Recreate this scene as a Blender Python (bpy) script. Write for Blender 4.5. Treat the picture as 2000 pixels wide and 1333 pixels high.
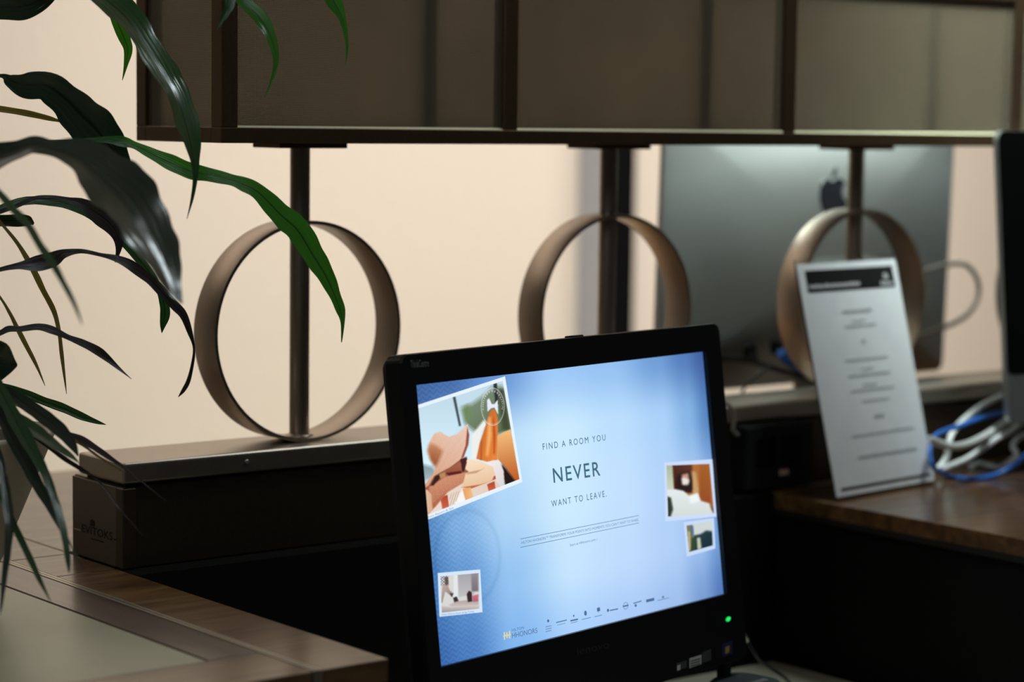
import bpy, bmesh, math, random
import numpy as np
from mathutils import Vector, Matrix

for _o in list(bpy.data.objects):
    bpy.data.objects.remove(_o, do_unlink=True)
SC = bpy.context.scene
COL = SC.collection
random.seed(4)

# ---------------------------------------------------------------- camera
EYE = 1.462                                   # eye height above the floor
PITCH, ROLL, AZ = 0.09626654, 0.01253833, 0.67394426   # AZ = heading of the desk row
FPX = 80 / 36 * 2000
_U0 = np.array([0, math.sin(PITCH), math.cos(PITCH)])
CF = np.array([0, math.cos(PITCH), -math.sin(PITCH)])
CR = math.cos(ROLL) * np.array([1., 0, 0]) + math.sin(ROLL) * _U0
CU = -math.sin(ROLL) * np.array([1., 0, 0]) + math.cos(ROLL) * _U0
CAMP = np.array([0, 0, EYE])
cam_d = bpy.data.cameras.new('camera')
cam = bpy.data.objects.new('camera', cam_d)
COL.objects.link(cam)
M = Matrix.Identity(4)
for i in range(3):
    M[i][0], M[i][1], M[i][2], M[i][3] = CR[i], CU[i], -CF[i], CAMP[i]
cam.matrix_world = M
cam_d.lens = 80
cam_d.sensor_width = 36
cam_d.clip_start = 0.05
cam_d.dof.use_dof = True
cam_d.dof.focus_distance = 2.43
cam_d.dof.aperture_fstop = 2.9
cam_d.dof.aperture_blades = 0
SC.camera = cam

# ---------------------------------------------------------------- light and exposure
SC.view_settings.view_transform = 'Standard'
SC.view_settings.look = 'None'
SC.view_settings.exposure = 0.0
SC.view_settings.gamma = 1.0
SC.view_settings.use_curve_mapping = False
SC.cycles.max_bounces = 10
SC.cycles.transparent_max_bounces = 16
SC.cycles.use_denoising = True

D1 = np.array([math.cos(AZ), math.sin(AZ), 0.])      # along the desk row
D2 = np.array([-math.sin(AZ), math.cos(AZ), 0.])     # across the desk row, away from the camera
ZUP = np.array([0, 0, 1.])


def W(s, t, z):
    """desk-row coordinates (z measured from eye height) to world"""
    return D1 * s + D2 * t + ZUP * (z + EYE)


wd = bpy.data.worlds.new('world')
SC.world = wd
wd.use_nodes = True
wd.node_tree.nodes['Background'].inputs[0].default_value = (0.62, 0.68, 0.80, 1)
wd.node_tree.nodes['Background'].inputs[1].default_value = 0.018


def area(name, loc, target, sx, sy, power, col, spread=180):
    l = bpy.data.lights.new(name, 'AREA')
    l.shape = 'RECTANGLE'
    l.size, l.size_y, l.energy, l.color = sx, sy, power, col
    l.spread = math.radians(spread)
    o = bpy.data.objects.new(name, l)
    COL.objects.link(o)
    d = Vector(target) - Vector(loc)
    o.matrix_world = Matrix.Translation(Vector(loc)) @ d.to_track_quat('-Z', 'Y').to_matrix().to_4x4()
    o.rotation_mode = 'XYZ'
    return o


# warm ceiling wash close to the far wall, cool ceiling panel over the desks, added fill from the left
area('ceiling_wash', W(3.75, 2.95, 1.25), W(3.80, 4.4, -0.95), 3.6, 0.4, 32.5, (1.0, 0.935, 0.90), 104)
area('upper_wall_fill', W(1.6, 4.05, 0.95), W(1.6, 4.30, 1.4), 3.0, 0.2, 12, (1.0, 0.95, 0.94))  # made-up source that brightens the upper wall and ceiling
area('ceiling_panel', W(2.65, 1.75, 1.30), W(2.65, 1.76, -0.5), 0.36, 0.25, 10.0, (0.84, 0.96, 0.98))
area('computer_back_fill', W(2.58, 1.97, 1.30), W(2.62, 2.60, 0.0), 0.4, 0.4, 15.0, (0.84, 1.0, 0.95), 42)  # lamp added to brighten the back of the silver computer
area('front_fill', W(0.1, 1.0, 1.1), W(1.3, 2.1, -0.2), 0.8, 0.6, 6.0, (0.82, 0.92, 1.0))  # unseen source added as a weak cool fill for near faces

# ---------------------------------------------------------------- pixel helpers (used to read measurements)


def ray(px, py):
    return CF + CR * (px - 1000) / FPX + CU * (666.5 - py) / FPX


def at_depth(px, py, d):
    return CAMP + ray(px, py) * d


def at_t(px, py, t):
    q = ray(px, py)
    return CAMP + q * (t / (q @ D2))


def at_z(px, py, z):
    q = ray(px, py)
    return CAMP + q * (z / q[2])


def pix(P):
    P = np.asarray(P, float) - CAMP
    z = P @ CF
    return 1000 + FPX * (P @ CR) / z, 666.5 - FPX * (P @ CU) / z


# ---------------------------------------------------------------- materials


def lin(c):
    c = np.asarray(c, float) / 255.
    return np.where(c <= 0.04045, c / 12.92, ((c + 0.055) / 1.055) ** 2.4)


def mat(name, col, rough=0.5, metal=0.0, spec=0.5, **kw):
    m = bpy.data.materials.new(name)
    m.use_nodes = True
    b = m.node_tree.nodes['Principled BSDF']
    b.inputs['Base Color'].default_value = (*col, 1)
    b.inputs['Roughness'].default_value = rough
    b.inputs['Metallic'].default_value = metal
    b.inputs['Specular IOR Level'].default_value = spec
    for k, v in kw.items():
        b.inputs[k.replace('_', ' ')].default_value = v
    return m


def nd(m, typ, **kw):
    n = m.node_tree.nodes.new(typ)
    for k, v in kw.items():
        setattr(n, k, v)
    return n


def lk(m, a, b):
    m.node_tree.links.new(a, b)


def noisy(m, scale, c0, c1, bump=0.0, stretch=(1, 1, 1), detail=4, rough=None, coord='Object'):
    """procedural colour variation (and fine relief) on a principled material"""
    b = m.node_tree.nodes['Principled BSDF']
    tc = nd(m, 'ShaderNodeTexCoord')
    mp = nd(m, 'ShaderNodeMapping')
    mp.inputs['Scale'].default_value = stretch
    lk(m, tc.outputs[coord], mp.inputs[0])
    nz = nd(m, 'ShaderNodeTexNoise')
    nz.inputs['Scale'].default_value = scale
    nz.inputs['Detail'].default_value = detail
    lk(m, mp.outputs[0], nz.inputs['Vector'])
    cr = nd(m, 'ShaderNodeValToRGB')
    cr.color_ramp.elements[0].color = (*c0, 1)
    cr.color_ramp.elements[1].color = (*c1, 1)
    cr.color_ramp.elements[0].position = 0.3
    cr.color_ramp.elements[1].position = 0.7
    lk(m, nz.outputs[0], cr.inputs[0])
    lk(m, cr.outputs[0], b.inputs['Base Color'])
    if bump:
        bp = nd(m, 'ShaderNodeBump')
        bp.inputs['Strength'].default_value = bump
        bp.inputs['Distance'].default_value = 0.001
        lk(m, nz.outputs[0], bp.inputs['Height'])
        lk(m, bp.outputs[0], b.inputs['Normal'])
    if rough:
        mr = nd(m, 'ShaderNodeMapRange')
        mr.inputs['To Min'].default_value, mr.inputs['To Max'].default_value = rough
        lk(m, nz.outputs[0], mr.inputs[0])
        lk(m, mr.outputs[0], b.inputs['Roughness'])
    return m


def emis(name, col, strength=1.0):
    m = bpy.data.materials.new(name)
    m.use_nodes = True
    nt = m.node_tree
    nt.nodes.remove(nt.nodes['Principled BSDF'])
    e = nd(m, 'ShaderNodeEmission')
    e.inputs[0].default_value = (*col, 1)
    e.inputs[1].default_value = strength
    lk(m, e.outputs[0], nt.nodes['Material Output'].inputs[0])
    return m


MT = {}
MT['wall'] = noisy(mat('plaster', (0.8, 0.7, 0.57), 0.85), 40, (0.80, 0.71, 0.585), (0.82, 0.725, 0.60), 0.05)
MT['ceiling'] = noisy(mat('ceiling_paint', (0.7, 0.68, 0.63), 0.9), 30, (0.70, 0.68, 0.63), (0.72, 0.70, 0.65), 0.05)
MT['floor'] = noisy(mat('pale_bounce_floor', (0.5, 0.46, 0.40), 0.5), 6, (0.52, 0.47, 0.40), (0.60, 0.54, 0.46), 0.05)  # unseen floor made pale to bounce light onto the lower wall
MT['bronze'] = noisy(mat('satin_bronze', (0.2, 0.13, 0.08), 0.36, 0.92), 300, (0.42, 0.34, 0.27), (0.46, 0.37, 0.295), 0.02, rough=(0.33, 0.42))
MT['bronze_dark'] = noisy(mat('dark_bronze', (0.1, 0.07, 0.04), 0.4, 0.85), 260, (0.125, 0.075, 0.042), (0.15, 0.092, 0.052), 0.02, rough=(0.38, 0.5))
MT['brass'] = mat('brass_bead', (0.75, 0.70, 0.48), 0.45, 0.35)
MT['trough'] = noisy(mat('trough_metal', (0.2, 0.15, 0.1), 0.34, 0.9), 220, (0.42, 0.36, 0.30), (0.46, 0.395, 0.33), 0.02, rough=(0.34, 0.42))
MT['trough_panel'] = noisy(mat('trough_panel', (0.1, 0.07, 0.05), 0.4, 0.7), 220, (0.075, 0.056, 0.034), (0.09, 0.068, 0.042), 0.02, rough=(0.36, 0.46))
MT['trough_end'] = noisy(mat('trough_end_plate', (0.1, 0.07, 0.05), 0.4, 0.5), 220, (0.145, 0.115, 0.095), (0.165, 0.13, 0.108), 0.02, rough=(0.36, 0.46))
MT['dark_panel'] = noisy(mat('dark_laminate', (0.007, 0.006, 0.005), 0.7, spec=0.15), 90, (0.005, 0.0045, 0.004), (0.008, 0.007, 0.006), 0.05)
MT['groove'] = mat('joint_filler', (0.012, 0.008, 0.006), 0.7)
MT['strip'] = mat('inlay_metal', (0.42, 0.39, 0.33), 0.32, 0.9)
MT['inlay'] = noisy(mat('inlay_hide', (0.45, 0.43, 0.33), 0.32), 14, (0.40, 0.385, 0.26), (0.45, 0.43, 0.295), 0.05, detail=6)
MT['desk'] = noisy(mat('desk_laminate', (0.42, 0.4, 0.32), 0.5), 25, (0.46, 0.44, 0.33), (0.50, 0.475, 0.36), 0.03)
MT['black'] = mat('black_plastic', (0.006, 0.006, 0.007), 0.38, spec=0.35)
MT['black_matt'] = mat('matt_black', (0.008, 0.008, 0.009), 0.7, spec=0.25)
MT['black_gloss'] = mat('black_glass', (0.003, 0.003, 0.003), 0.12, spec=0.25)
MT['alu'] = noisy(mat('aluminium', (0.5, 0.52, 0.51), 0.4, 0.93), 500, (0.50, 0.52, 0.51), (0.54, 0.555, 0.545), 0.015, rough=(0.40, 0.46))
MT['logo_black'] = mat('black_logo', (0.008, 0.009, 0.012), 0.2)
MT['white_cable'] = mat('white_cable', (0.86, 0.88, 0.87), 0.3)
MT['blue_cable'] = mat('blue_cable', (0.03, 0.17, 0.62), 0.35)
MT['blue_plug'] = mat('blue_plug', (0.04, 0.22, 0.85), 0.35)
MT['grey_cable'] = mat('grey_cable', (0.38, 0.36, 0.31), 0.45)
MT['dark_cable'] = mat('dark_cable', (0.018, 0.022, 0.028), 0.45)
MT['silver'] = mat('silver', (0.7, 0.72, 0.74), 0.28, 0.9)
MT['paper'] = noisy(mat('paper', (0.72, 0.72, 0.74), 0.6), 35, (0.80, 0.81, 0.83), (0.86, 0.865, 0.88), 0.05)
MT['ink'] = mat('printed_ink', (0.012, 0.013, 0.013), 0.6, spec=0.2)
MT['ink_grey'] = mat('grey_ink', (0.42, 0.43, 0.44), 0.6)
MT['ink_light'] = mat('light_ink', (0.55, 0.53, 0.54), 0.6)
MT['acrylic'] = mat('clear_acrylic', (0.93, 0.97, 0.95), 0.06, spec=0.5, Transmission_Weight=1.0, IOR=1.46)
MT['post'] = mat('black_post', (0.003, 0.003, 0.0035), 0.9, spec=0.08)
MT['post_grey'] = mat('lit_side_grey', (0.40, 0.42, 0.46), 0.6)  # lit tone of the black post's side put into the colour
MT['pot'] = noisy(mat('pot_ceramic', (0.3, 0.26, 0.2), 0.55), 18, (0.60, 0.51, 0.40), (0.66, 0.56, 0.44), 0.05)
MT['soil'] = noisy(mat('soil', (0.03, 0.02, 0.015), 0.95), 120, (0.02, 0.014, 0.01), (0.06, 0.042, 0.03), 0.8)
MT['stem'] = noisy(mat('plant_stem', (0.12, 0.10, 0.06), 0.7), 60, (0.09, 0.075, 0.045), (0.16, 0.13, 0.08), 0.5, stretch=(1, 1, 4))
MT['badge'] = mat('silver_lettering', (0.42, 0.42, 0.42), 0.4, 0.6)
MT['badge_dim'] = mat('dim_lettering', (0.035, 0.035, 0.035), 0.4)
MT['sticker'] = mat('grey_sticker', (0.55, 0.55, 0.53), 0.5)
MT['sticker_dark'] = mat('dark_sticker', (0.06, 0.06, 0.065), 0.4)
MT['sticker_navy'] = mat('navy_sticker', (0.02, 0.025, 0.08), 0.4)
MT['sticker_amber'] = mat('amber_print', (0.45, 0.28, 0.08), 0.4)
MT['pink_label'] = mat('pink_label', (0.75, 0.45, 0.42), 0.5)
MT['graphite'] = mat('graphite_foot', (0.06, 0.075, 0.08), 0.3)
MT['led'] = emis('green_led', (0.02, 0.85, 0.13), 1.1)


def wood(name, c0, c1, c2, along):
    m = mat(name, c1, 0.3, spec=0.5, Coat_Weight=0.35, Coat_Roughness=0.16)
    b = m.node_tree.nodes['Principled BSDF']
    tc = nd(m, 'ShaderNodeTexCoord')
    mp = nd(m, 'ShaderNodeMapping')
    mp.inputs['Scale'].default_value = (7, 44, 40) if along == 's' else (44, 7, 40)
    lk(m, tc.outputs['Object'], mp.inputs[0])
    n1 = nd(m, 'ShaderNodeTexNoise')
    n1.inputs['Scale'].default_value = 1.0
    n1.inputs['Detail'].default_value = 7
    n1.inputs['Distortion'].default_value = 0.9
    lk(m, mp.outputs[0], n1.inputs['Vector'])
    cr = nd(m, 'ShaderNodeValToRGB')
    e = cr.color_ramp.elements
    e[0].position, e[0].color = 0.30, (*c0, 1)
    e[1].position, e[1].color = 0.72, (*c2, 1)
    k = cr.color_ramp.elements.new(0.5)
    k.color = (*c1, 1)
    lk(m, n1.outputs[0], cr.inputs[0])
    lk(m, cr.outputs[0], b.inputs['Base Color'])
    bp = nd(m, 'ShaderNodeBump')
    bp.inputs['Strength'].default_value = 0.06
    bp.inputs['Distance'].default_value = 0.001
    lk(m, n1.outputs[0], bp.inputs['Height'])
    lk(m, bp.outputs[0], b.inputs['Normal'])
    return m


MT['wood_s'] = wood('walnut_cross_grain', (0.080, 0.036, 0.013), (0.165, 0.082, 0.030), (0.26, 0.14, 0.058), 's')
MT['wood_t'] = wood('walnut_long_grain', (0.060, 0.035, 0.024), (0.095, 0.058, 0.040), (0.13, 0.082, 0.058), 't')


def mesh_fabric():
    """woven metal mesh: fine threads with light coming through the holes"""
    m = mat('woven_mesh', (0.22, 0.18, 0.125), 0.5, 0.25)
    nt = m.node_tree
    b = nt.nodes['Principled BSDF']
    tc = nd(m, 'ShaderNodeTexCoord')
    sep = nd(m, 'ShaderNodeSeparateXYZ')
    lk(m, tc.outputs['Object'], sep.inputs[0])
    hs = nd(m, 'ShaderNodeMath', operation='ADD')
    lk(m, sep.outputs[0], hs.inputs[0])
    lk(m, sep.outputs[1], hs.inputs[1])

    def thread(sock, period):
        a = nd(m, 'ShaderNodeMath', operation='MULTIPLY')
        a.inputs[1].default_value = 2 * math.pi / period
        lk(m, sock, a.inputs[0])
        c = nd(m, 'ShaderNodeMath', operation='SINE')
        lk(m, a.outputs[0], c.inputs[0])
        r = nd(m, 'ShaderNodeMapRange')
        r.inputs['From Min'].default_value, r.inputs['From Max'].default_value = -0.6, 0.6
        lk(m, c.outputs[0], r.inputs[0])
        return r.outputs[0]
    hole = nd(m, 'ShaderNodeMath', operation='MULTIPLY')
    lk(m, thread(hs.outputs[0], 0.0019), hole.inputs[0])
    lk(m, thread(sep.outputs[2], 0.0019), hole.inputs[1])
    nz = nd(m, 'ShaderNodeTexNoise')
    nz.inputs['Scale'].default_value = 7
    lk(m, tc.outputs['Object'], nz.inputs['Vector'])
    mr = nd(m, 'ShaderNodeMapRange')
    mr.inputs['To Min'].default_value, mr.inputs['To Max'].default_value = 0.85, 1.15
    lk(m, nz.outputs[0], mr.inputs[0])
    h2 = nd(m, 'ShaderNodeMath', operation='MULTIPLY_ADD')
    h2.inputs[1].default_value, h2.inputs[2].default_value = 0.42, 0.48
    lk(m, hole.outputs[0], h2.inputs[0])
    h3 = nd(m, 'ShaderNodeMath', operation='MULTIPLY')
    lk(m, h2.outputs[0], h3.inputs[0])
    lk(m, mr.outputs[0], h3.inputs[1])
    tr = nd(m, 'ShaderNodeBsdfTransparent')
    mx = nd(m, 'ShaderNodeMixShader')
    lk(m, h3.outputs[0], mx.inputs[0])
    lk(m, b.outputs[0], mx.inputs[1])
    lk(m, tr.outputs[0], mx.inputs[2])
    lk(m, mx.outputs[0], nt.nodes['Material Output'].inputs[0])
    return m


MT['mesh'] = mesh_fabric()


def diffuser():
    m = mat('added_diffuser_sheet', (0.45, 0.40, 0.32), 0.8)  # added sheet that evens out the light behind the mesh
    nt = m.node_tree
    t = nd(m, 'ShaderNodeBsdfTranslucent')
    t.inputs[0].default_value = (0.88, 0.80, 0.66, 1)
    mx = nd(m, 'ShaderNodeMixShader')
    mx.inputs[0].default_value = 0.88
    lk(m, nt.nodes['Principled BSDF'].outputs[0], mx.inputs[1])
    lk(m, t.outputs[0], mx.inputs[2])
    lk(m, mx.outputs[0], nt.nodes['Material Output'].inputs[0])
    return m


MT['diffuser'] = diffuser()


def leaf_mat(name, c_dark, c_light, trans, tcol):
    m = mat(name, c_dark, 0.19, spec=0.65)
    nt = m.node_tree
    b = nt.nodes['Principled BSDF']
    uv = nd(m, 'ShaderNodeUVMap')
    sep = nd(m, 'ShaderNodeSeparateXYZ')
    lk(m, uv.outputs[0], sep.inputs[0])
    cb = nd(m, 'ShaderNodeCombineXYZ')
    mu = nd(m, 'ShaderNodeMath', operation='MULTIPLY')
    mu.inputs[1].default_value = 13
    lk(m, sep.outputs[0], mu.inputs[0])
    mv = nd(m, 'ShaderNodeMath', operation='MULTIPLY')
    mv.inputs[1].default_value = 1.6
    lk(m, sep.outputs[1], mv.inputs[0])
    lk(m, mu.outputs[0], cb.inputs[0])
    lk(m, mv.outputs[0], cb.inputs[1])
    nz = nd(m, 'ShaderNodeTexNoise')
    nz.inputs['Scale'].default_value = 1.0
    nz.inputs['Detail'].default_value = 3
    lk(m, cb.outputs[0], nz.inputs['Vector'])
    cr = nd(m, 'ShaderNodeValToRGB')
    cr.color_ramp.elements[0].color = (*c_dark, 1)
    cr.color_ramp.elements[1].color = (*c_light, 1)
    cr.color_ramp.elements[0].position = 0.35
    cr.color_ramp.elements[1].position = 0.7
    lk(m, nz.outputs[0], cr.inputs[0])
    sb_ = nd(m, 'ShaderNodeMath', operation='SUBTRACT')
    sb_.inputs[1].default_value = 0.5
    lk(m, sep.outputs[0], sb_.inputs[0])
    ab = nd(m, 'ShaderNodeMath', operation='ABSOLUTE')
    lk(m, sb_.outputs[0], ab.inputs[0])
    rb = nd(m, 'ShaderNodeMapRange')            # darker midrib
    rb.inputs['From Max'].default_value = 0.06
    rb.inputs['To Min'].default_value = 0.3
    lk(m, ab.outputs[0], rb.inputs[0])
    ml = nd(m, 'ShaderNodeMix', data_type='RGBA', blend_type='MULTIPLY')
    ml.inputs[0].default_value = 1.0
    lk(m, cr.outputs[0], ml.inputs[6])
    lk(m, rb.outputs[0], ml.inputs[7])
    lk(m, ml.outputs[2], b.inputs['Base Color'])
    bp = nd(m, 'ShaderNodeBump')
    bp.inputs['Strength'].default_value = 0.5
    bp.inputs['Distance'].default_value = 0.0012
    lk(m, nz.outputs[0], bp.inputs['Height'])
    lk(m, bp.outputs[0], b.inputs['Normal'])
    t = nd(m, 'ShaderNodeBsdfTranslucent')
    tm = nd(m, 'ShaderNodeMix', data_type='RGBA', blend_type='MULTIPLY')
    tm.inputs[0].default_value = 1.0
    tm.inputs[6].default_value = (*tcol, 1)
    lk(m, rb.outputs[0], tm.inputs[7])
    lk(m, tm.outputs[2], t.inputs[0])
    mx = nd(m, 'ShaderNodeMixShader')
    mx.inputs[0].default_value = trans
    lk(m, b.outputs[0], mx.inputs[1])
    lk(m, t.outputs[0], mx.inputs[2])
    lk(m, mx.outputs[0], nt.nodes['Material Output'].inputs[0])
    return m


MT['leaf'] = leaf_mat('leaf_green', (0.012, 0.045, 0.018), (0.022, 0.075, 0.026), 0.22, (0.05, 0.20, 0.02))
MT['leaf_dark'] = leaf_mat('leaf_dark_green', (0.010, 0.022, 0.014), (0.022, 0.034, 0.026), 0.08, (0.05, 0.12, 0.02))
MT['leaf_bright'] = leaf_mat('leaf_fresh_green', (0.018, 0.10, 0.016), (0.034, 0.16, 0.026), 0.38, (0.10, 0.46, 0.03))
MT['leaf_plum'] = leaf_mat('leaf_plum_edged', (0.020, 0.014, 0.016), (0.045, 0.034, 0.038), 0.12, (0.06, 0.07, 0.03))
MT['leaf_olive'] = leaf_mat('leaf_yellowing', (0.085, 0.080, 0.020), (0.16, 0.135, 0.045), 0.35, (0.30, 0.26, 0.05))

# ---------------------------------------------------------------- mesh helpers


class MB:
    def __init__(self):
        self.v, self.f, self.s = [], [], []

    def add(self, verts, faces, smooth=False):
        n = len(self.v)
        self.v += [np.asarray(p, float) for p in verts]
        self.f += [tuple(i + n for i in fc) for fc in faces]
        self.s += [smooth] * len(faces)
        return self

    def box(self, O, ex, ey, ez, bev=0.0, seg=2, smooth=False):
        """box spanned by three edge vectors from corner O"""
        O, ex, ey, ez = (np.asarray(q, float) for q in (O, ex, ey, ez))
        lx, ly, lz = (np.linalg.norm(q) for q in (ex, ey, ez))
        bm = bmesh.new()
        bmesh.ops.create_cube(bm, size=1)
        for q in bm.verts:
            q.co = Vector(((q.co.x + .5) * lx, (q.co.y + .5) * ly, (q.co.z + .5) * lz))
        if bev:
            bmesh.ops.bevel(bm, geom=list(bm.edges), offset=bev, segments=seg, profile=0.5, affect='EDGES')
        bm.verts.index_update()
        vs = [O + ex / lx * q.co.x + ey / ly * q.co.y + ez / lz * q.co.z for q in bm.verts]
        fs = [[w.index for w in fc.verts] for fc in bm.faces]
        bm.free()
        return self.add(vs, fs, smooth)

    def st(self, s0, s1, t0, t1, z0, z1, bev=0.0, seg=2):
        return self.box(W(s0, t0, z0), D1 * (s1 - s0), D2 * (t1 - t0), ZUP * (z1 - z0), bev, seg)

    def tube(self, pts, r, n=10, sub=6, cap=True):
        P = smooth_path(pts, sub) if sub > 1 else [np.asarray(p, float) for p in pts]
        m = len(P)
        rr = r if hasattr(r, '__len__') else [r] * m
        if len(rr) != m:
            rr = np.interp(np.linspace(0, 1, m), np.linspace(0, 1, len(rr)), rr)
        vs, fs = [], []
        up = None
        for i in range(m):
            T = P[min(i + 1, m - 1)] - P[max(i - 1, 0)]
            T = T / (np.linalg.norm(T) + 1e-12)
            if up is None:
                up = np.cross(T, [0.3, 0.5, 0.81])
            up = up - T * (up @ T)
            up /= np.linalg.norm(up) + 1e-12
            sd = np.cross(T, up)
            for k in range(n):
                a = 2 * math.pi * k / n
                vs.append(P[i] + (up * math.cos(a) + sd * math.sin(a)) * rr[i])
        for i in range(m - 1):
            for k in range(n):
                fs.append((i * n + k, i * n + (k + 1) % n, (i + 1) * n + (k + 1) % n, (i + 1) * n + k))
        self.add(vs, fs, True)
        if cap:
            self.add(vs[:n], [tuple(range(n))[::-1]])
            self.add(vs[-n:], [tuple(range(n))])
        return self

    def prism(self, outline, nrm, h, bev_top=False):
        """extrude a planar outline along vector nrm*h"""
        O = [np.asarray(p, float) for p in outline]
        n = len(O)
        T = [p + np.asarray(nrm) * h for p in O]
        self.add(O + T, [tuple(range(n))[::-1], tuple(range(n, 2 * n))] + [(i, (i + 1) % n, n + (i + 1) % n, n + i) for i in range(n)])
        return self

    def lathe(self, C, prof, n=40):
        """prof = [(radius, z)] about the vertical axis through C"""
        vs, fs = [], []
        for r, z in prof:
            for k in range(n):
                a = 2 * math.pi * k / n
                vs.append(np.asarray(C) + np.array([r * math.cos(a), r * math.sin(a), z]))
        for i in range(len(prof) - 1):
            for k in range(n):
                fs.append((i * n + k, i * n + (k + 1) % n, (i + 1) * n + (k + 1) % n, (i + 1) * n + k))
        return self.add(vs, fs, True)


def smooth_path(pts, sub):
    P = [np.asarray(p, float) for p in pts]
    out = []
    for i in range(len(P) - 1):
        a, b, c, d = P[max(i - 1, 0)], P[i], P[i + 1], P[min(i + 2, len(P) - 1)]
        for k in range(sub):
            u = k / sub
            out.append(0.5 * ((2 * b) + (c - a) * u + (2 * a - 5 * b + 4 * c - d) * u * u + (3 * b - a - 3 * c + d) * u ** 3))
    out.append(P[-1])
    return out


INV = {}


def inv_of(o):
    while o.parent:
        o = o.parent
    return INV[o.name]


def place(o, loc, rz):
    m = Matrix.Translation(Vector(loc)) @ Matrix.Rotation(rz, 4, 'Z')
    o.location = Vector(loc)
    o.rotation_euler = (0, 0, rz)
    INV[o.name] = np.array(m.inverted())


def tag(o, label=None, cat=None, group=None, kind=None):
    for k, v in (('label', label), ('category', cat), ('group', group), ('kind', kind)):
        if v:
            o[k] = v
    return o


def thing(name, label, cat, loc, rz=0.0, group=None):
    o = bpy.data.objects.new(name, None)
    o.empty_display_size = 0.05
    COL.objects.link(o)
    place(o, loc, rz)
    return tag(o, label, cat, group)


def obj(name, mb, material, parent=None, loc=None, rz=0.0, label=None):
    me = bpy.data.meshes.new(name)
    o = bpy.data.objects.new(name, me)
    COL.objects.link(o)
    if parent is not None:
        o.parent = parent
        iv = inv_of(parent)
    else:
        place(o, loc if loc is not None else (0, 0, 0), rz)
        iv = INV[o.name]
    V = np.array(mb.v)
    V = V @ iv[:3, :3].T + iv[:3, 3]
    me.from_pydata([tuple(p) for p in V], [], mb.f)
    me.polygons.foreach_set('use_smooth', mb.s)
    me.update()
    me.materials.append(MT[material] if isinstance(material, str) else material)
    if label:
        o['label'] = label
    return o


def recalc(o):
    bm = bmesh.new()
    bm.from_mesh(o.data)
    bmesh.ops.remove_doubles(bm, verts=bm.verts, dist=1e-6)
    bmesh.ops.recalc_face_normals(bm, faces=bm.faces)
    bm.to_mesh(o.data)
    bm.free()
    return o


def text_mb(txt, B0, B1, capdir, cap, bold=0.0, space=1.0):
    """flat lettering: baseline runs B0 -> B1, capital height cap along capdir"""
    cu = bpy.data.curves.new('txt', 'FONT')
    cu.body = txt
    cu.size = 1.0
    cu.offset = bold
    cu.space_character = space
    cu.resolution_u = 3
    t = bpy.data.objects.new('txt', cu)
    COL.objects.link(t)
    bpy.context.view_layer.update()
    me = bpy.data.meshes.new_from_object(t.evaluated_get(bpy.context.evaluated_depsgraph_get()))
    V = np.array([tuple(v.co) for v in me.vertices])
    F = [tuple(p.vertices) for p in me.polygons]
    bpy.data.objects.remove(t, do_unlink=True)
    bpy.data.curves.remove(cu)
    bpy.data.meshes.remove(me)
    x0, x1 = V[:, 0].min(), V[:, 0].max()
    capu = 0.72
    B0, B1 = np.asarray(B0), np.asarray(B1)
    e = (B1 - B0) / (x1 - x0)
    return MB().add([B0 + e * (p[0] - x0) + np.asarray(capdir) * cap * p[1] / capu for p in V], F)


# ---------------------------------------------------------------- the setting
FLOOR = -EYE
WALL_T = 4.4
SW = AZ


def struct(name, mb, m):
    o = obj(name, mb, m, None, W(2.5, 2.5, FLOOR), SW)
    o['kind'] = 'structure'
    return o


struct('floor', MB().st(-2.5, 8.5, -3.0, WALL_T + .1, FLOOR - .05, FLOOR), 'floor')
struct('wall_back', MB().st(-2.5, 8.5, WALL_T, WALL_T + .1, FLOOR, 1.4), 'wall')
struct('ceiling', MB().st(-2.5, 8.5, -3.0, WALL_T + .1, 1.4, 1.45), 'ceiling')
_c = struct('trim_1', MB().st(3.732, 3.828, WALL_T - .1, WALL_T - .001, FLOOR, 1.39, .002), 'post')
tag(_c, 'black full-height post on the pale wall, behind the middle ring', None)
_s = obj('post_lit_side', MB().st(3.722, 3.7315, WALL_T - .1, WALL_T - .001, FLOOR, 1.39), 'post_grey', _c)  # lit side of the post painted as a grey strip

# ---------------------------------------------------------------- desk row
CZ = -0.50        # counter top
DZ = -0.732       # desk top
BT = -0.38        # trough top
BF, BB = 2.201, 2.306
T0, T1 = 1.695, 2.885
SL, SR = 1.213, 2.198


def plank(parent, s0, s1, t0, t1, m, name='plank', z=CZ, g=0.0009):
    return obj(name, MB().st(s0 + g, s1 - g, t0 + g, t1 - g, CZ - .022, z, .0008, 1), m, parent)


fl = thing('divider_counter', 'wood-bordered counter with pale green-grey inlay carrying the potted plant', 'counter', W(0.7, 2.29, FLOOR), AZ, 'divider counters')
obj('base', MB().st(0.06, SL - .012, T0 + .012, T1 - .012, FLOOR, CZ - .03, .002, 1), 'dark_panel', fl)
obj('core', MB().st(0.05, SL - .001, T0 + .001, T1 - .001, CZ - .03, CZ - .003), 'groove', fl)
ST0, ST1 = 1.1285, 1.1375
plank(fl, ST1, SL, T0, 2.215, 'wood_s')
plank(fl, ST1, SL, 2.215, 2.325, 'wood_s')
plank(fl, ST1, SL, 2.325, T1, 'wood_s')
for x0 in (ST0, ST0 + .005):
    obj('metal_strip', MB().st(x0, x0 + .004, T0, T1, CZ - .02, CZ + .0004), 'strip', fl)
plank(fl, 1.072, ST0, 1.787, 2.325, 'wood_t')
plank(fl, 1.072, ST0, 2.325, 2.793, 'wood_t')
plank(fl, 0.10, ST0, T0, 1.787, 'wood_s')
plank(fl, 0.10, ST0, 2.793, T1, 'wood_s')
plank(fl, 0.10, 0.156, 1.787, 2.793, 'wood_t')
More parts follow.
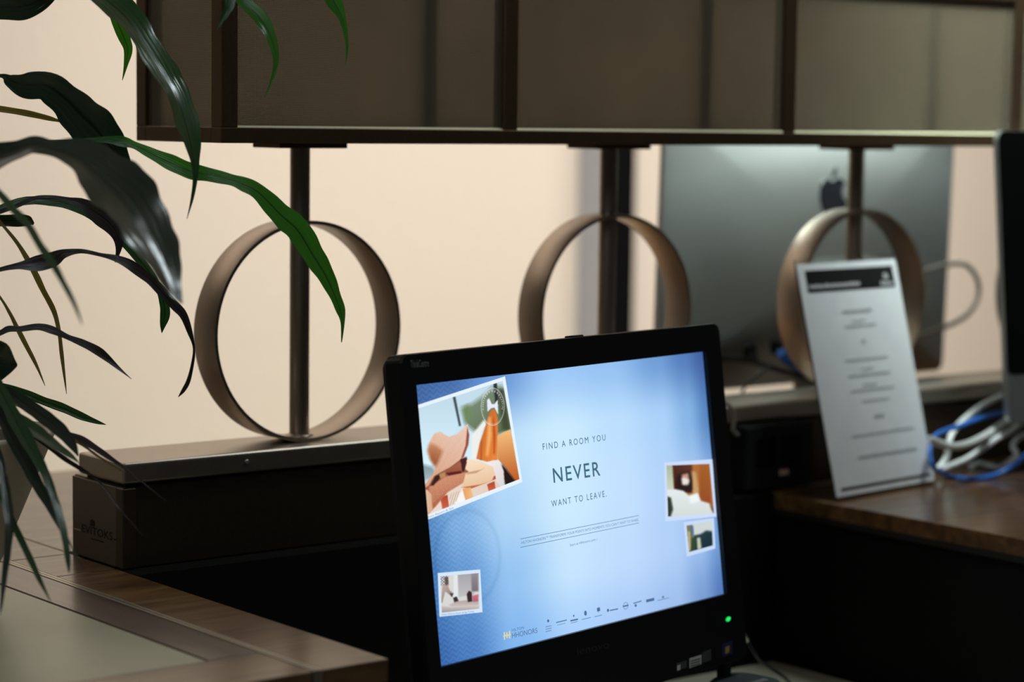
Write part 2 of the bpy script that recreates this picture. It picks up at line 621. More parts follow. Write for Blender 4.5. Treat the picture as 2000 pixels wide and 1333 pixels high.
plank(fl, 0.156, 1.072, 1.787, 2.290, 'inlay', 'inlay_panel', CZ - .0004)
plank(fl, 0.156, 1.072, 2.290, 2.793, 'inlay', 'inlay_panel', CZ - .0004)

fr = thing('divider_counter', 'brown wood-topped counter carrying the sign holder and the cable tangle', 'counter', W(2.8, 2.29, FLOOR), AZ, 'divider counters')
obj('base', MB().st(SR + .012, 3.40, T0 - .1, T1 - .012, FLOOR, CZ - .03, .002, 1), 'dark_panel', fr)
obj('core', MB().st(SR + .001, 3.41, T0 - .11, T1 - .001, CZ - .03, CZ - .003), 'groove', fr)
plank(fr, SR, 2.50, T0 - .11, BF - .004, 'wood_s')
plank(fr, 2.50, 3.41, T0 - .11, BF - .004, 'wood_t')
plank(fr, SR, 3.41, BF - .004, T1, 'wood_s')

d = thing('desk', 'cream laminate desk top under the black computer', 'desk', W(1.7, 1.9, FLOOR), AZ)
obj('desk_top', MB().st(SL + .002, SR - .002, T0 - .1, BF - .032, DZ - .03, DZ, .002, 1), 'desk', d)
for s in (SL + .002, SR - .032):
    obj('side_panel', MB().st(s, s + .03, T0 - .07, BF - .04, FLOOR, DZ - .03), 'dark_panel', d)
fw = thing('worktop', 'wooden worktop on the far side of the bronze trough, joining the plant counter', 'worktop', W(1.7, 2.6, FLOOR), AZ)
obj('core', MB().st(SL + .001, SR - .001, BB + .032, T1, CZ - .03, CZ - .003), 'groove', fw)
plank(fw, SL, 1.70, BB + .03, T1, 'wood_s')
plank(fw, 1.70, SR, BB + .03, T1, 'wood_s')
for s in (SL + .002, SR - .032):
    obj('side_panel', MB().st(s, s + .03, BB + .04, T1 - .03, FLOOR, CZ - .03), 'dark_panel', fw)

# bronze trough that runs the length of the row
tr = thing('bronze_trough', 'long bronze metal trough on which the ring lamp stands', 'trough', W(2.3, (BF + BB) / 2, FLOOR), AZ)
cap_out = []
s0, s1 = 1.213, 3.36
r = .012
bm_ = MB().st(s0, s1, BF, BB, BT - .024, BT, .0035, 3)
cap = obj('cap', bm_, 'trough', tr)
obj('body', MB().st(s0 + .004, s1 - .004, BF + .006, BB + .016, CZ + .0006, BT - .0275, .001, 1), 'trough_panel', tr)
obj('end_panel', MB().st(s0 + .0015, s0 + .0042, BF + .0195, BB + .017, CZ + .0006, BT - .029, .0008, 1), 'trough_end', tr)
obj('shadow_gap', MB().st(s0 + .007, s1 - .007, BF + .009, BB - .009, BT - .0275, BT - .024), 'groove', tr)
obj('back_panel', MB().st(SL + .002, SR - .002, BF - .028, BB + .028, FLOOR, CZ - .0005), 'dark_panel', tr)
obj('corner_post', MB().st(s0 + .0005, s0 + .018, BF + .002, BF + .018, CZ + .0006, BT - .0285, .0015, 1), 'trough_panel', tr)


def screw(px, py):
    P = at_t(px, py, BF)
    m = MB()
    e1, e2, n = D1, ZUP, -D2
    ring_ = []
    for rad, off in ((.0026, 0), (.0026, .0008), (.0016, .0016)):
        ring_.append([P + n * off + (e1 * math.cos(a) + e2 * math.sin(a)) * rad for a in np.linspace(0, 2 * math.pi, 13)[:-1]])
    vs = sum(ring_, [])
    fs = [(i * 12 + k, i * 12 + (k + 1) % 12, (i + 1) * 12 + (k + 1) % 12, (i + 1) * 12 + k) for i in range(2) for k in range(12)] + [tuple(range(24, 36))]
    m.add(vs, fs, True)
    return recalc(obj('screw', m, 'silver', cap))


screw(482, 902)
# lettering on the end of the trough (face looking along -D1)
SE = s0 + .0012


def endp(px, py):
    q = ray(px, py)
    return CAMP + q * (SE / (q @ D1))


recalc(obj('lettering', text_mb('EVITOKS', endp(160, 1039.0), endp(220, 1056.5), ZUP, .0092, bold=.012), 'ink', tr))
p_, q_ = endp(176, 1027), endp(185, 1030)
recalc(obj('emblem', MB().add([p_, q_, q_ + ZUP * .006, (p_ + q_) / 2 + ZUP * .0082, p_ + ZUP * .006], [(0, 1, 2, 3, 4)]), 'ink', tr))
for (a0, a1, mm) in (((145, 1034), (157, 1037.5), 'pink_label'), ((222, 1055), (233, 1058.5), 'ink'), ((178, 1054), (203, 1061), 'ink')):
    a_, b_ = endp(*a0), endp(*a1)
    recalc(obj('print_dash', MB().add([a_, b_, b_ + ZUP * .0013, a_ + ZUP * .0013], [(0, 1, 2, 3)]), mm, tr))

# power socket box on the front of the trough
sb = thing('socket_box', 'black power socket box fixed to the trough beside the sign holder', 'socket', W(2.21, BF, CZ), AZ)
obj('housing', MB().st(2.147, 2.276, BF - .022, BF + .0055, CZ + .004, -.407, .003), 'black_matt', sb)
for ss in (2.165, 2.215):
    obj('socket', MB().st(ss, ss + .038, BF - .0245, BF - .0215, -.462, -.424, .002), 'black_gloss', sb)
obj('label_plate', MB().st(2.212, 2.228, BF - .0232, BF - .0218, -.478, -.4705), 'pink_label', sb)

# ---------------------------------------------------------------- lamp: long mesh shade on ringed poles
LT0, LT1 = 2.1597, 2.3483
LTC = (LT0 + LT1) / 2
LS0, LS1 = 1.313, 3.17
LZ0, LZ1 = -.0277, .20
RH = .0173
lamp = thing('ring_lamp', 'long bronze table lamp with mesh-panelled box shade on ringed poles', 'lamp', W(2.2, LTC, BT), AZ)
PW = .0215
posts = [1.313, 1.7080, 2.1845, 2.6570]
for z0, z1 in ((LZ0, LZ0 + RH), (LZ1 - RH, LZ1)):
    for t in (LT0, LT1 - PW):
        obj('rail', MB().st(LS0, LS1, t, t + PW, z0, z1, .0008, 1), 'bronze_dark', lamp)
    for s in (LS0, LS1 - PW):
        obj('end_rail', MB().st(s, s + PW, LT0 + PW, LT1 - PW, z0, z1, .0008, 1), 'bronze_dark', lamp)
for t in (LT0, LT1 - PW):
    for s in posts + [LS1 - PW]:
        obj('post', MB().st(s, s + PW, t, t + PW, LZ0 + RH, LZ1 - RH, .0008, 1), 'bronze_dark', lamp)
    edges = posts + [LS1 - PW]
    for i in range(len(edges) - 1):
        a, b = edges[i] + PW, edges[i + 1]
        tp = t + .004 if t == LT0 else t + PW - .0055
        obj('mesh_panel', MB().st(a, b, tp, tp + .0012, LZ0 + RH, LZ1 - RH), 'mesh', lamp)
        if t == LT0:
            q0, q1 = W(a, t + .0005, LZ0 + RH), W(b, t + .0005, LZ0 + RH)
            m = MB().add([q0, q1, q1 + ZUP * .0022 + D2 * .003, q0 + ZUP * .0022 + D2 * .003, q0 + D2 * .003, q1 + D2 * .003],
                         [(0, 1, 2, 3), (0, 3, 4), (1, 5, 2), (4, 3, 2, 5), (0, 4, 5, 1)])
            recalc(obj('bead', m, 'brass', lamp, label='pale brass bead along the bottom of a mesh panel'))
for s in (LS0 + .004, LS1 - .0052):
    obj('end_mesh_panel', MB().st(s, s + .0012, LT0 + PW, LT1 - PW, LZ0 + RH, LZ1 - RH), 'mesh', lamp)
obj('light_block_plate', MB().st(LS0 + PW, LS1 - PW, LT0 + PW, LT1 - PW, LZ1 - .008, LZ1 - .004), 'bronze_dark', lamp)  # added cover that keeps light from above out of the shade
obj('added_diffuser', MB().st(LS0 + .007, LS1 - .007, LT1 - PW - .004, LT1 - PW - .003, LZ0 + .018, LZ1 - .018), 'diffuser', lamp)  # sheet added inside the shade to spread backlight and hide rear posts
obj('floor_plate', MB().st(LS0 + PW, LS1 - PW, LT0 + PW, LT1 - PW, LZ0 + .002, LZ0 + .006), 'bronze_dark', lamp)
RR, RB, RT = .1305, .0475, .0042
for s in (1.478, 1.9585, 2.4285, 2.905):
    m = MB()
    n = 20
    C = W(s, LTC, 0)
    pr = .0118
    pole = obj('pole', MB().tube([W(s, LTC, BT + RT - .001), W(s, LTC, LZ0 - .0058)], pr, 28, 1), 'bronze', lamp)
    obj('collar', MB().lathe(W(s, LTC, BT + RT - .0005), [(0, 0), (.0165, 0), (.0165, .002), (.0135, .0035), (.0118, .0036)], 28), 'bronze', pole)
    obj('flange', MB().box(W(s - .047, LTC - .03, LZ0 - .0065), D1 * .094, D2 * .06, ZUP * .0066, .0012, 2), 'bronze_dark', lamp)
    # ring: flat band, square to the row
    N = 96
    vs, fs = [], []
    for k in range(N):
        a = 2 * math.pi * k / N
        for (rad, t) in ((RR, -RB / 2), (RR, RB / 2), (RR - RT, RB / 2), (RR - RT, -RB / 2)):
            vs.append(W(s + rad * math.sin(a), LTC + t, BT + RR - rad * math.cos(a) + .0002))
    for k in range(N):
        j = (k + 1) % N
        for c in range(4):
            d = (c + 1) % 4
            fs.append((k * 4 + c, j * 4 + c, j * 4 + d, k * 4 + d))
    rg = obj('ring', MB().add(vs, fs, False), 'bronze', lamp)
    recalc(rg)
    rg.data.polygons.foreach_set('use_smooth', [True] * len(rg.data.polygons))
    bv = rg.modifiers.new('edge', 'BEVEL')
    bv.width, bv.segments, bv.limit_method = .0006, 2, 'ANGLE'
    es = rg.modifiers.new('sharp', 'EDGE_SPLIT')
    es.split_angle = math.radians(40)

# ---------------------------------------------------------------- black all-in-one computer
MC = np.array([0.07595, 2.45846, -0.40833 + EYE])
MYAW, MTILT = 0.86275, 0.13162
MW, MH = 0.49782, 0.286
m1 = np.array([math.cos(MYAW), math.sin(MYAW), 0])
mb_ = np.array([-math.sin(MYAW), math.cos(MYAW), 0])
m2 = ZUP * math.cos(MTILT) + mb_ * math.sin(MTILT)
m3 = np.cross(m1, m2)      # out of the screen, towards the viewer
m3 = m3 if m3 @ (CAMP - MC) > 0 else -m3


def mp(x, y, n=0.0):
    return MC + m1 * x + m2 * y + m3 * n


def scr(px, py, n=0.0):
    """screen-plane point seen at a photo pixel"""
    q = ray(px, py)
    nrm = m3
    k = ((MC - CAMP) @ nrm + n) / (q @ nrm)
    return CAMP + q * k


pc_base = mp(0, -.226, -.05)
pc = thing('all_in_one_computer', 'black all-in-one computer with its lit screen showing a hotel advert', 'computer', (pc_base[0], pc_base[1], DZ + EYE), MYAW)
X0, X1, Y0, Y1 = -.2685, .2795, -.2235, .175
BZ = .006       # bezel stands proud of the screen


def rrect(x0, x1, y0, y1, r, k=6):
    out = []
    for cx, cy, a0 in ((x1 - r, y1 - r, 0), (x0 + r, y1 - r, 90), (x0 + r, y0 + r, 180), (x1 - r, y0 + r, 270)):
        for i in range(k + 1):
            a = math.radians(a0 + 90 * i / k)
            out.append((cx + r * math.cos(a), cy + r * math.sin(a)))
    return out


# bezel: rounded outer frame with a rectangular opening
out_ = rrect(X0, X1, Y0, Y1, .011)
n = len(out_)
hw, hh = MW / 2, MH / 2
inn = []
for (x, y) in out_:            # matching points on the opening
    inn.append((max(-hw, min(hw, x)), max(-hh, min(hh, y))))
kk = 7
inn = []
for ci, (x, y) in enumerate(((hw, hh), (-hw, hh), (-hw, -hh), (hw, -hh))):
    inn += [(x, y)] * kk
m = MB()
L0 = [mp(x, y, BZ - .003) for x, y in out_]
L1 = [mp(x * (1 - .004), y * (1 - .004), BZ) for x, y in out_]
L2 = [mp(x, y, BZ) for x, y in inn]
L3 = [mp(x, y, .0003) for x, y in inn]
Lb = [mp(x, y, -.016) for x, y in out_]
vs = Lb + L0 + L1 + L2 + L3
fs = []
for lv in range(4):
    for i in range(n):
        j = (i + 1) % n
        fs.append((lv * n + i, lv * n + j, (lv + 1) * n + j, (lv + 1) * n + i))
fs.append(tuple(range(n))[::-1])
m.add(vs, fs)
bez = obj('bezel', m, 'black', pc)
bm = bmesh.new()
bm.from_mesh(bez.data)
bmesh.ops.remove_doubles(bm, verts=bm.verts, dist=1e-6)
bmesh.ops.dissolve_degenerate(bm, dist=1e-7, edges=bm.edges)
bmesh.ops.recalc_face_normals(bm, faces=bm.faces)
bm.to_mesh(bez.data)
bm.free()
# rear housing, tapering
m = MB()
lay = [(.0, -.0155), (.004, -.024), (.03, -.045), (.075, -.060)]
vs = []
for ins, d in lay:
    vs += [mp(x * (1 - ins / .28), (y + .024) * (1 - ins / .2) - .024, d) for x, y in out_]
fs = [(l * n + i, l * n + (i + 1) % n, (l + 1) * n + (i + 1) % n, (l + 1) * n + i) for l in range(3) for i in range(n)] + [tuple(range(3 * n, 4 * n)), tuple(range(n))[::-1]]
recalc(obj('rear_housing', m.add(vs, fs), 'black_matt', pc))
# legs and stand
for x in (X0 + .035, X1 - .030):
    top = mp(x, Y0 + .004, -.006)
    ft = np.array([top[0], top[1], DZ + EYE])
    lg = obj('leg', MB().box(ft - m1 * .007 - mb_ * .005 + ZUP * .008, m1 * .014, mb_ * .012, ZUP * (top[2] - ft[2] - .007), .001, 1), 'black', pc)
    m = MB()
    hgt = .084
    ctr = ft - mb_ * .030
    o_ = []
    for i in range(28):
        a = 2 * math.pi * i / 28
        cx, cy = math.cos(a), math.sin(a)
        o_.append(ctr + m1 * .036 * math.copysign(abs(cx) ** .6, cx) + mb_ * .038 * math.copysign(abs(cy) ** .6, cy))
    lay_ = [[ctr + (p - ctr) * f + ZUP * z for p in o_] for f, z in ((1.25, 0), (1.25, .006), (1.1, .012), (1.0, hgt - .004), (.9, hgt))]
    m.add(sum(lay_, []), [tuple(range(28))[::-1]] + [(l * 28 + i, l * 28 + (i + 1) % 28, l * 28 + 28 + (i + 1) % 28, l * 28 + 28 + i) for l in range(4) for i in range(28)] + [tuple(range(112, 140))])
    recalc(obj('foot', m, 'graphite', pc))
    g0 = ctr - mb_ * .020 + m1 * (-.016) + ZUP * (hgt + .0001)
    obj('foot_trim', MB().box(g0, m1 * .034, mb_ * .008, ZUP * .0012, .0005, 1), 'silver', pc)
pb = mp(0, -.10, -.058)
pe = np.array([pb[0], pb[1], DZ + EYE]) + mb_ * .085
obj('prop_stand', MB().box(pe - m1 * .09, m1 * .18, mb_ * .010, (pb - pe), .002, 1), 'black', pc)
# webcam, badge, chin lettering, power light, stickers
wc = scr(1108, 660, BZ)
obj('webcam', MB().box(mp(0.012, Y1 - .004, -.012), m1 * .018, m2 * .006, m3 * .014, .0015, 2), 'black', pc)
recalc(obj('badge', text_mb('ThinkCentre', scr(802.5, 719.0, BZ + .0004), scr(838.0, 716.0, BZ + .0004), m2, .0079), 'badge', pc))
recalc(obj('chin_lettering', text_mb('lenovo', scr(1128, 1281, BZ + .0004), scr(1190, 1266, BZ + .0004), m2, .009), 'badge_dim', pc))
lp = scr(1422, 1210, BZ + .0002)
lo = [lp + m1 * .0042 * math.cos(a) + m2 * .0026 * math.sin(a) + (m1 * .0009 * math.sin(a)) for a in np.linspace(0, 2 * math.pi, 19)[:-1]]
recalc(obj('power_light', MB().prism(lo, m3, .0008), 'led', pc, label='glowing green power light'))


def decal(name, quad, mm, off=.0005, parent=None):
    P = [scr(px, py, BZ + off) for px, py in quad]
    return recalc(obj(name, MB().prism(P, -m3, off * .8), mm, parent if parent else pc))


st_ = decal('sticker', [(1347, 1287), (1370, 1280), (1370, 1298), (1347, 1306)], 'sticker')
for k in range(3):
    y0_ = 1290 + k * 5
    decal('print_line', [(1349, y0_ + 1.5), (1368, y0_ - 4), (1368, y0_ - 2.5), (1349, y0_ + 3)], 'sticker_dark', .0008, st_)
decal('sticker', [(1372, 1275), (1389, 1269), (1389, 1290), (1372, 1296)], 'sticker_dark')
s2 = decal('sticker', [(1322, 1297), (1341, 1291), (1341, 1305), (1322, 1311)], 'sticker_dark')
decal('print_mark', [(1323, 1301), (1329, 1299), (1329, 1309), (1323, 1311)], 'sticker', .0008, s2)
s3 = decal('sticker', [(1410, 1259), (1431, 1252), (1430, 1277), (1411, 1285)], 'sticker_navy')
decal('print_mark', [(1417, 1265), (1425, 1262), (1424, 1275), (1417, 1278)], 'sticker_amber', .0008, s3)

# ---- what the screen shows


def vcol_mat(name):
    m = bpy.data.materials.new(name)
    m.use_nodes = True
    nt = m.node_tree
    nt.nodes.remove(nt.nodes['Principled BSDF'])
    a = nd(m, 'ShaderNodeAttribute')
    a.attribute_name = 'picture'
    e = nd(m, 'ShaderNodeEmission')
    e.inputs[1].default_value = 1.0
    lk(m, a.outputs['Color'], e.inputs[0])
    lk(m, e.outputs[0], nt.nodes['Material Output'].inputs[0])
    return m


PIC = vcol_mat('screen_picture')


def picture(name, corner, nx, ny, paint, parent, off):
    """a grid on the screen, corners TL,TR,BR,BL as world points; paint(px,py,u,v) returns sRGB 0-255"""
    TL, TR, BR, BL = corner
    u, v = np.meshgrid(np.linspace(0, 1, nx), np.linspace(0, 1, ny))
    u, v = u.ravel()[:, None], v.ravel()[:, None]
    P = (TL * (1 - u) + TR * u) * (1 - v) + (BL * (1 - u) + BR * u) * v + m3 * off
    px, py = pix(P)
    c = np.clip(paint(px, py, u[:, 0], v[:, 0]), 0, 255)
    m = MB()
    m.v = list(P)
    m.f = [(j * nx + i, (j + 1) * nx + i, (j + 1) * nx + i + 1, j * nx + i + 1) for j in range(ny - 1) for i in range(nx - 1)]
    m.s = [False] * len(m.f)
    o = obj(name, m, PIC, parent)
    at = o.data.color_attributes.new('picture', 'FLOAT_COLOR', 'POINT')
    at.data.foreach_set('color', np.c_[lin(c), np.ones(len(c))].astype(np.float32).ravel())
    return o


BGV = [0, .25, .5, .75, 1]
BGU = [0, .1, .25, .45, .65, .82, .92, 1]
BG = np.array([
    [(66, 102, 160), (72, 112, 172), (104, 150, 212), (160, 202, 248), (150, 194, 242), (112, 158, 214), (88, 128, 188), (68, 98, 160)],
    [(92, 138, 192), (140, 182, 226), (190, 224, 250), (204, 236, 255), (190, 224, 255), (172, 210, 250), (136, 182, 230), (88, 134, 192)],
    [(86, 136, 194), (128, 176, 226), (176, 214, 248), (206, 236, 255), (196, 226, 255), (180, 212, 250), (164, 198, 240), (130, 170, 224)],
    [(72, 122, 182), (96, 148, 206), (150, 196, 242), (198, 229, 255), (192, 220, 254), (178, 208, 248), (160, 194, 240), (118, 160, 214)],
    [(58, 104, 172), (76, 126, 192), (132, 184, 240), (172, 210, 252), (172, 204, 248), (160, 192, 238), (124, 160, 214), (84, 122, 186)]], float)


def paint_bg(px, py, u, v):
    c = np.zeros((len(u), 3))
    iu = np.clip(np.searchsorted(BGU, u) - 1, 0, len(BGU) - 2)
    iv = np.clip(np.searchsorted(BGV, v) - 1, 0, len(BGV) - 2)
    U, V = np.array(BGU), np.array(BGV)
    fu = ((u - U[iu]) / (U[iu + 1] - U[iu]))[:, None]
    fv = ((v - V[iv]) / (V[iv + 1] - V[iv]))[:, None]
    fu, fv = fu * fu * (3 - 2 * fu), fv * fv * (3 - 2 * fv)
    c = (BG[iv, iu] * (1 - fu) + BG[iv, iu + 1] * fu) * (1 - fv) + (BG[iv + 1, iu] * (1 - fu) + BG[iv + 1, iu + 1] * fu) * fv
    w = np.sin(2 * math.pi * (v * 52 + .32 * np.sin(2 * math.pi * u * 46)))
    k = np.clip(1 - u / .24, 0, 1) * 9
    c = c + (w * k)[:, None]
    d = np.hypot((u - .12) / .10, (v - .64) / .17)        # faint stamp ring on the left
    c = c - (np.exp(-((d - 1) / .06) ** 2) * 9)[:, None]
    return c


full = [mp(-hw, hh), mp(hw, hh), mp(hw, -hh), mp(-hw, -hh)]
screen = picture('screen', full, 421, 241, paint_bg, pc, .0004)
screen['label'] = 'lit blue advert screen'

# photographs on the advert: shapes given in zoomed-picture coordinates


def inpoly(x, y, poly):
    r_ = np.zeros(len(x), bool)
    n_ = len(poly)
    for i in range(n_):
        x0, y0 = poly[i]
        x1, y1 = poly[(i + 1) % n_]
        c = ((y0 > y) != (y1 > y))
        with np.errstate(divide='ignore', invalid='ignore'):
            xx = (x1 - x0) * (y - y0) / (y1 - y0 + 1e-12) + x0
        r_ ^= c & (x < xx)
    return r_


def fill(c, x, y, poly, c0, c1=None, d=(0, 1), soft=0):
    """polygon with an optional colour ramp along direction d"""
    poly = np.array(poly, float)
    if soft:
        acc = np.zeros(len(x))
        for dx, dy in ((0, 0), (soft, 0), (-soft, 0), (0, soft), (0, -soft), (soft * .7, soft * .7), (-soft * .7, soft * .7), (soft * .7, -soft * .7), (-soft * .7, -soft * .7)):
            acc += inpoly(x + dx, y + dy, poly)
        a = (acc / 9)[:, None]
    else:
        a = inpoly(x, y, poly).astype(float)[:, None]
    c0 = np.array(c0, float)
    if c1 is not None:
        d = np.array(d, float) / np.hypot(*d)
        pr_ = poly @ d
        f_ = np.clip(((x * d[0] + y * d[1]) - pr_.min()) / (pr_.max() - pr_.min() + 1e-9), 0, 1)[:, None]
        col = c0 * (1 - f_) + np.array(c1, float) * f_
    else:
        col = c0
    c[:] = c * (1 - a) + col * a


def paint1(px, py, u, v):
    x, y = (px - 800) / .2326, (py - 720) / .2326
    c = np.zeros((len(x), 3)) + np.array((196, 222, 236)) + (np.clip(y - 300, 0, 700) / 700 * 30)[:, None]
    fill(c, x, y, [(430, 330), (520, 300), (620, 230), (700, 150), (790, 150), (850, 520), (740, 560), (640, 500), (560, 540), (470, 470)], (126, 142, 122), (88, 108, 72), (1, 1), 22)
    fill(c, x, y, [(450, 330), (500, 300), (520, 420), (470, 460)], (110, 138, 92), None, (0, 1), 18)
    fill(c, x, y, [(740, 180), (790, 170), (850, 520), (780, 520)], (70, 78, 56), None, (0, 1), 14)
    fill(c, x, y, [(362, 240), (384, 236), (432, 480), (416, 490)], (66, 76, 84), None, (0, 1), 6)
    fill(c, x, y, [(704, 130), (732, 122), (748, 300), (720, 300)], (48, 50, 52), None, (0, 1), 6)
    fill(c, x, y, [(85, 800), (200, 830), (230, 900), (110, 960), (95, 930)], (128, 148, 158), (170, 190, 196), (0, 1), 16)
    fill(c, x, y, [(520, 560), (570, 500), (625, 430), (650, 470), (600, 560), (580, 760), (520, 760)], (240, 240, 236), None, (0, 1), 10)
    fill(c, x, y, [(560, 760), (590, 620), (640, 480), (668, 380), (692, 340), (722, 350), (740, 420), (744, 600), (738, 770), (650, 785)], (206, 110, 52), (236, 138, 62), (1, .4), 5)
    fill(c, x, y, [(660, 420), (680, 400), (690, 560), (660, 740), (640, 740)], (246, 176, 104), None, (0, 1), 12)
    fill(c, x, y, [(700, 430), (708, 400), (722, 560), (716, 720), (704, 720)], (188, 86, 34), None, (0, 1), 7)
    fill(c, x, y, [(600, 620), (612, 600), (606, 770), (592, 770)], (180, 92, 40), None, (0, 1), 6)
    fill(c, x, y, [(736, 570), (790, 535), (850, 512), (925, 935), (880, 955), (800, 830), (738, 760)], (246, 190, 128), (186, 92, 36), (0.2, 1), 5)
    fill(c, x, y, [(770, 800), (800, 830), (890, 950), (800, 985)], (40, 26, 22), None, (0, 1), 9)
    fill(c, x, y, [(640, 800), (700, 772), (750, 780), (790, 860), (795, 995), (640, 1060), (620, 960)], (244, 238, 236), (222, 214, 214), (1, 1), 6)
    fill(c, x, y, [(650, 266), (668, 250), (690, 300), (712, 300), (740, 262), (744, 390), (712, 330), (684, 335), (654, 366)], (232, 236, 246), None, (0, 1), 4)
    d = np.hypot((x - 698) / 97, (y - 322) / 156)
    for rr_, ww, kk_ in ((1.0, .022, .75), (.93, .014, .4), (.70, .012, .0)):
        a = (np.exp(-((d - rr_) / ww) ** 2) * kk_)[:, None]
        c[:] = c * (1 - a) + np.array((235, 240, 248)) * a
    ang = np.arctan2(y - 322, x - 698)
    a = ((np.abs(d - .84) < .055) & (np.sin(ang * 34) > .1) & (y < 350)).astype(float)[:, None] * .55
    c[:] = c * (1 - a) + np.array((235, 240, 248)) * a
    # towel, arms, hat
    fill(c, x, y, [(110, 1010), (200, 890), (330, 800), (480, 740), (500, 880), (460, 900), (300, 960), (160, 1060)], (150, 92, 70), None, (0, 1), 6)
    fill(c, x, y, [(200, 1070), (440, 960), (720, 940), (780, 1010), (560, 1120), (130, 1260)], (238, 222, 208), (226, 206, 190), (1, 0), 4)
    for st1 in ([(258, 1085), (318, 1062), (332, 1165), (275, 1185)], [(650, 975), (712, 948), (722, 1012), (664, 1032)], [(430, 1000), (720, 900), (724, 930), (520, 1010)]):
        fill(c, x, y, st1, (176, 70, 48), (206, 104, 74), (0, 1), 3)
    fill(c, x, y, [(445, 1012), (512, 1000), (536, 1088), (470, 1112)], (232, 160, 96), (240, 190, 140), (1, 0), 4)
    fill(c, x, y, [(380, 1130), (440, 1010), (470, 1120), (390, 1150)], (250, 246, 244), None, (0, 1), 4)
    g = ((np.sin(x * .33 + y * .1) > .35) & inpoly(x, y, np.array([(330, 1060), (440, 1020), (400, 1110), (340, 1160)], float))).astype(float)[:, None] * .35
    c[:] = c * (1 - g) + np.array((150, 110, 90)) * g
    fill(c, x, y, [(160, 1000), (300, 910), (470, 870), (470, 950), (320, 1040), (220, 1160), (140, 1240), (170, 1100)], (206, 140, 108), (168, 92, 62), (0.3, 1), 5)
    g = ((np.sin(x * .30 + y * .22) * np.sin(x * .1 - y * .34) > .25) & inpoly(x, y, np.array([(170, 1000), (300, 915), (460, 880), (440, 960), (300, 1040), (200, 1130)], float))).astype(float)[:, None] * .45
    c[:] = c * (1 - g) + np.array((232, 190, 160)) * g
    fill(c, x, y, [(460, 772), (520, 762), (620, 790), (700, 830), (718, 890), (690, 945), (600, 975), (440, 1000), (470, 880), (500, 870), (470, 850)], (252, 226, 196), (232, 196, 160), (0.2, 1), 5)
    fill(c, x, y, [(500, 872), (600, 850), (640, 830), (560, 880), (470, 892)], (206, 156, 122), None, (0, 1), 5)
    fill(c, x, y, [(100, 1020), (150, 1020), (185, 1060), (195, 1190), (118, 1250), (105, 1130)], (238, 206, 178), (214, 170, 136), (1, 0), 5)
    fill(c, x, y, [(425, 762), (480, 750), (478, 800), (455, 872), (432, 860)], (70, 34, 38), None, (0, 1), 5)
    fill(c, x, y, [(300, 870), (380, 820), (430, 790), (440, 862), (350, 890)], (176, 104, 78), (140, 78, 62), (0, 1), 5)
    fill(c, x, y, [(300, 880), (430, 862), (440, 880), (330, 900)], (90, 32, 34), None, (0, 1), 5)
    fill(c, x, y, [(175, 985), (215, 905), (262, 885), (250, 930), (200, 985)], (58, 34, 30), None, (0, 1), 5)
    fill(c, x, y, [(245, 890), (300, 870), (300, 915), (262, 925)], (186, 136, 90), None, (0, 1), 5)
    fill(c, x, y, [(150, 690), (165, 620), (205, 548), (255, 530), (330, 575), (400, 552), (455, 500), (490, 466), (500, 560), (470, 680), (420, 770), (340, 830), (270, 868), (205, 905), (160, 985), (105, 1020), (110, 1000), (200, 880), (215, 830), (175, 770)], (240, 208, 188), (216, 160, 130), (-.4, 1), 4)
    fill(c, x, y, [(150, 690), (168, 630), (215, 640), (280, 690), (240, 790), (215, 830), (175, 770)], (202, 140, 104), (150, 84, 52), (-.3, 1), 16)
    fill(c, x, y, [(485, 490), (500, 560), (494, 640), (455, 745), (430, 760), (470, 650)], (150, 78, 62), None, (0, 1), 5)
    g = (np.sin(x * .42 + y * .12) * np.sin(y * .42) > .1) & inpoly(x, y, np.array([(150, 690), (205, 548), (330, 575), (490, 470), (470, 680), (340, 830), (205, 905), (215, 830)], float))
    c[:] -= g[:, None] * 9
    return c


def paint2(px, py, u, v):
    x, y = (px - 1280) / .1651, (py - 880) / .1651
    c = np.zeros((len(x), 3)) + np.array((176, 108, 58))
    fill(c, x, y, [(100, 160), (205, 160), (225, 480), (100, 480)], (170, 184, 160), (206, 214, 198), (0, 1), 10)
    fill(c, x, y, [(203, 160), (430, 160), (450, 300), (440, 500), (225, 500)], (98, 56, 42), (52, 32, 28), (-1, 1), 12)
    fill(c, x, y, [(430, 240), (480, 260), (520, 480), (510, 560), (440, 500)], (200, 160, 110), None, (0, 1), 16)
    fill(c, x, y, [(520, 170), (640, 170), (660, 640), (520, 600)], (166, 98, 44), (150, 78, 42), (0, 1), 14)
    fill(c, x, y, [(260, 300), (310, 270), (400, 250), (430, 340), (440, 460), (420, 500), (240, 470)], (44, 30, 28), None, (0, 1), 14)
    fill(c, x, y, [(310, 290), (390, 270), (400, 380), (330, 400)], (198, 150, 134), None, (0, 1), 14)
    fill(c, x, y, [(310, 330), (350, 325), (400, 350), (390, 410), (320, 410)], (236, 226, 222), None, (0, 1), 14)
    fill(c, x, y, [(100, 470), (230, 460), (330, 480), (400, 540), (500, 510), (540, 600), (640, 630), (700, 760), (100, 800)], (230, 236, 238), (212, 220, 216), (0, 1), 10)
    fill(c, x, y, [(130, 545), (185, 560), (210, 700), (180, 790), (140, 790)], (52, 62, 52), None, (0, 1), 12)
    fill(c, x, y, [(400, 540), (500, 510), (520, 600), (420, 640)], (240, 246, 250), None, (0, 1), 16)
    fill(c, x, y, [(640, 630), (700, 700), (700, 770), (660, 700)], (110, 100, 80), None, (0, 1), 10)
    return c


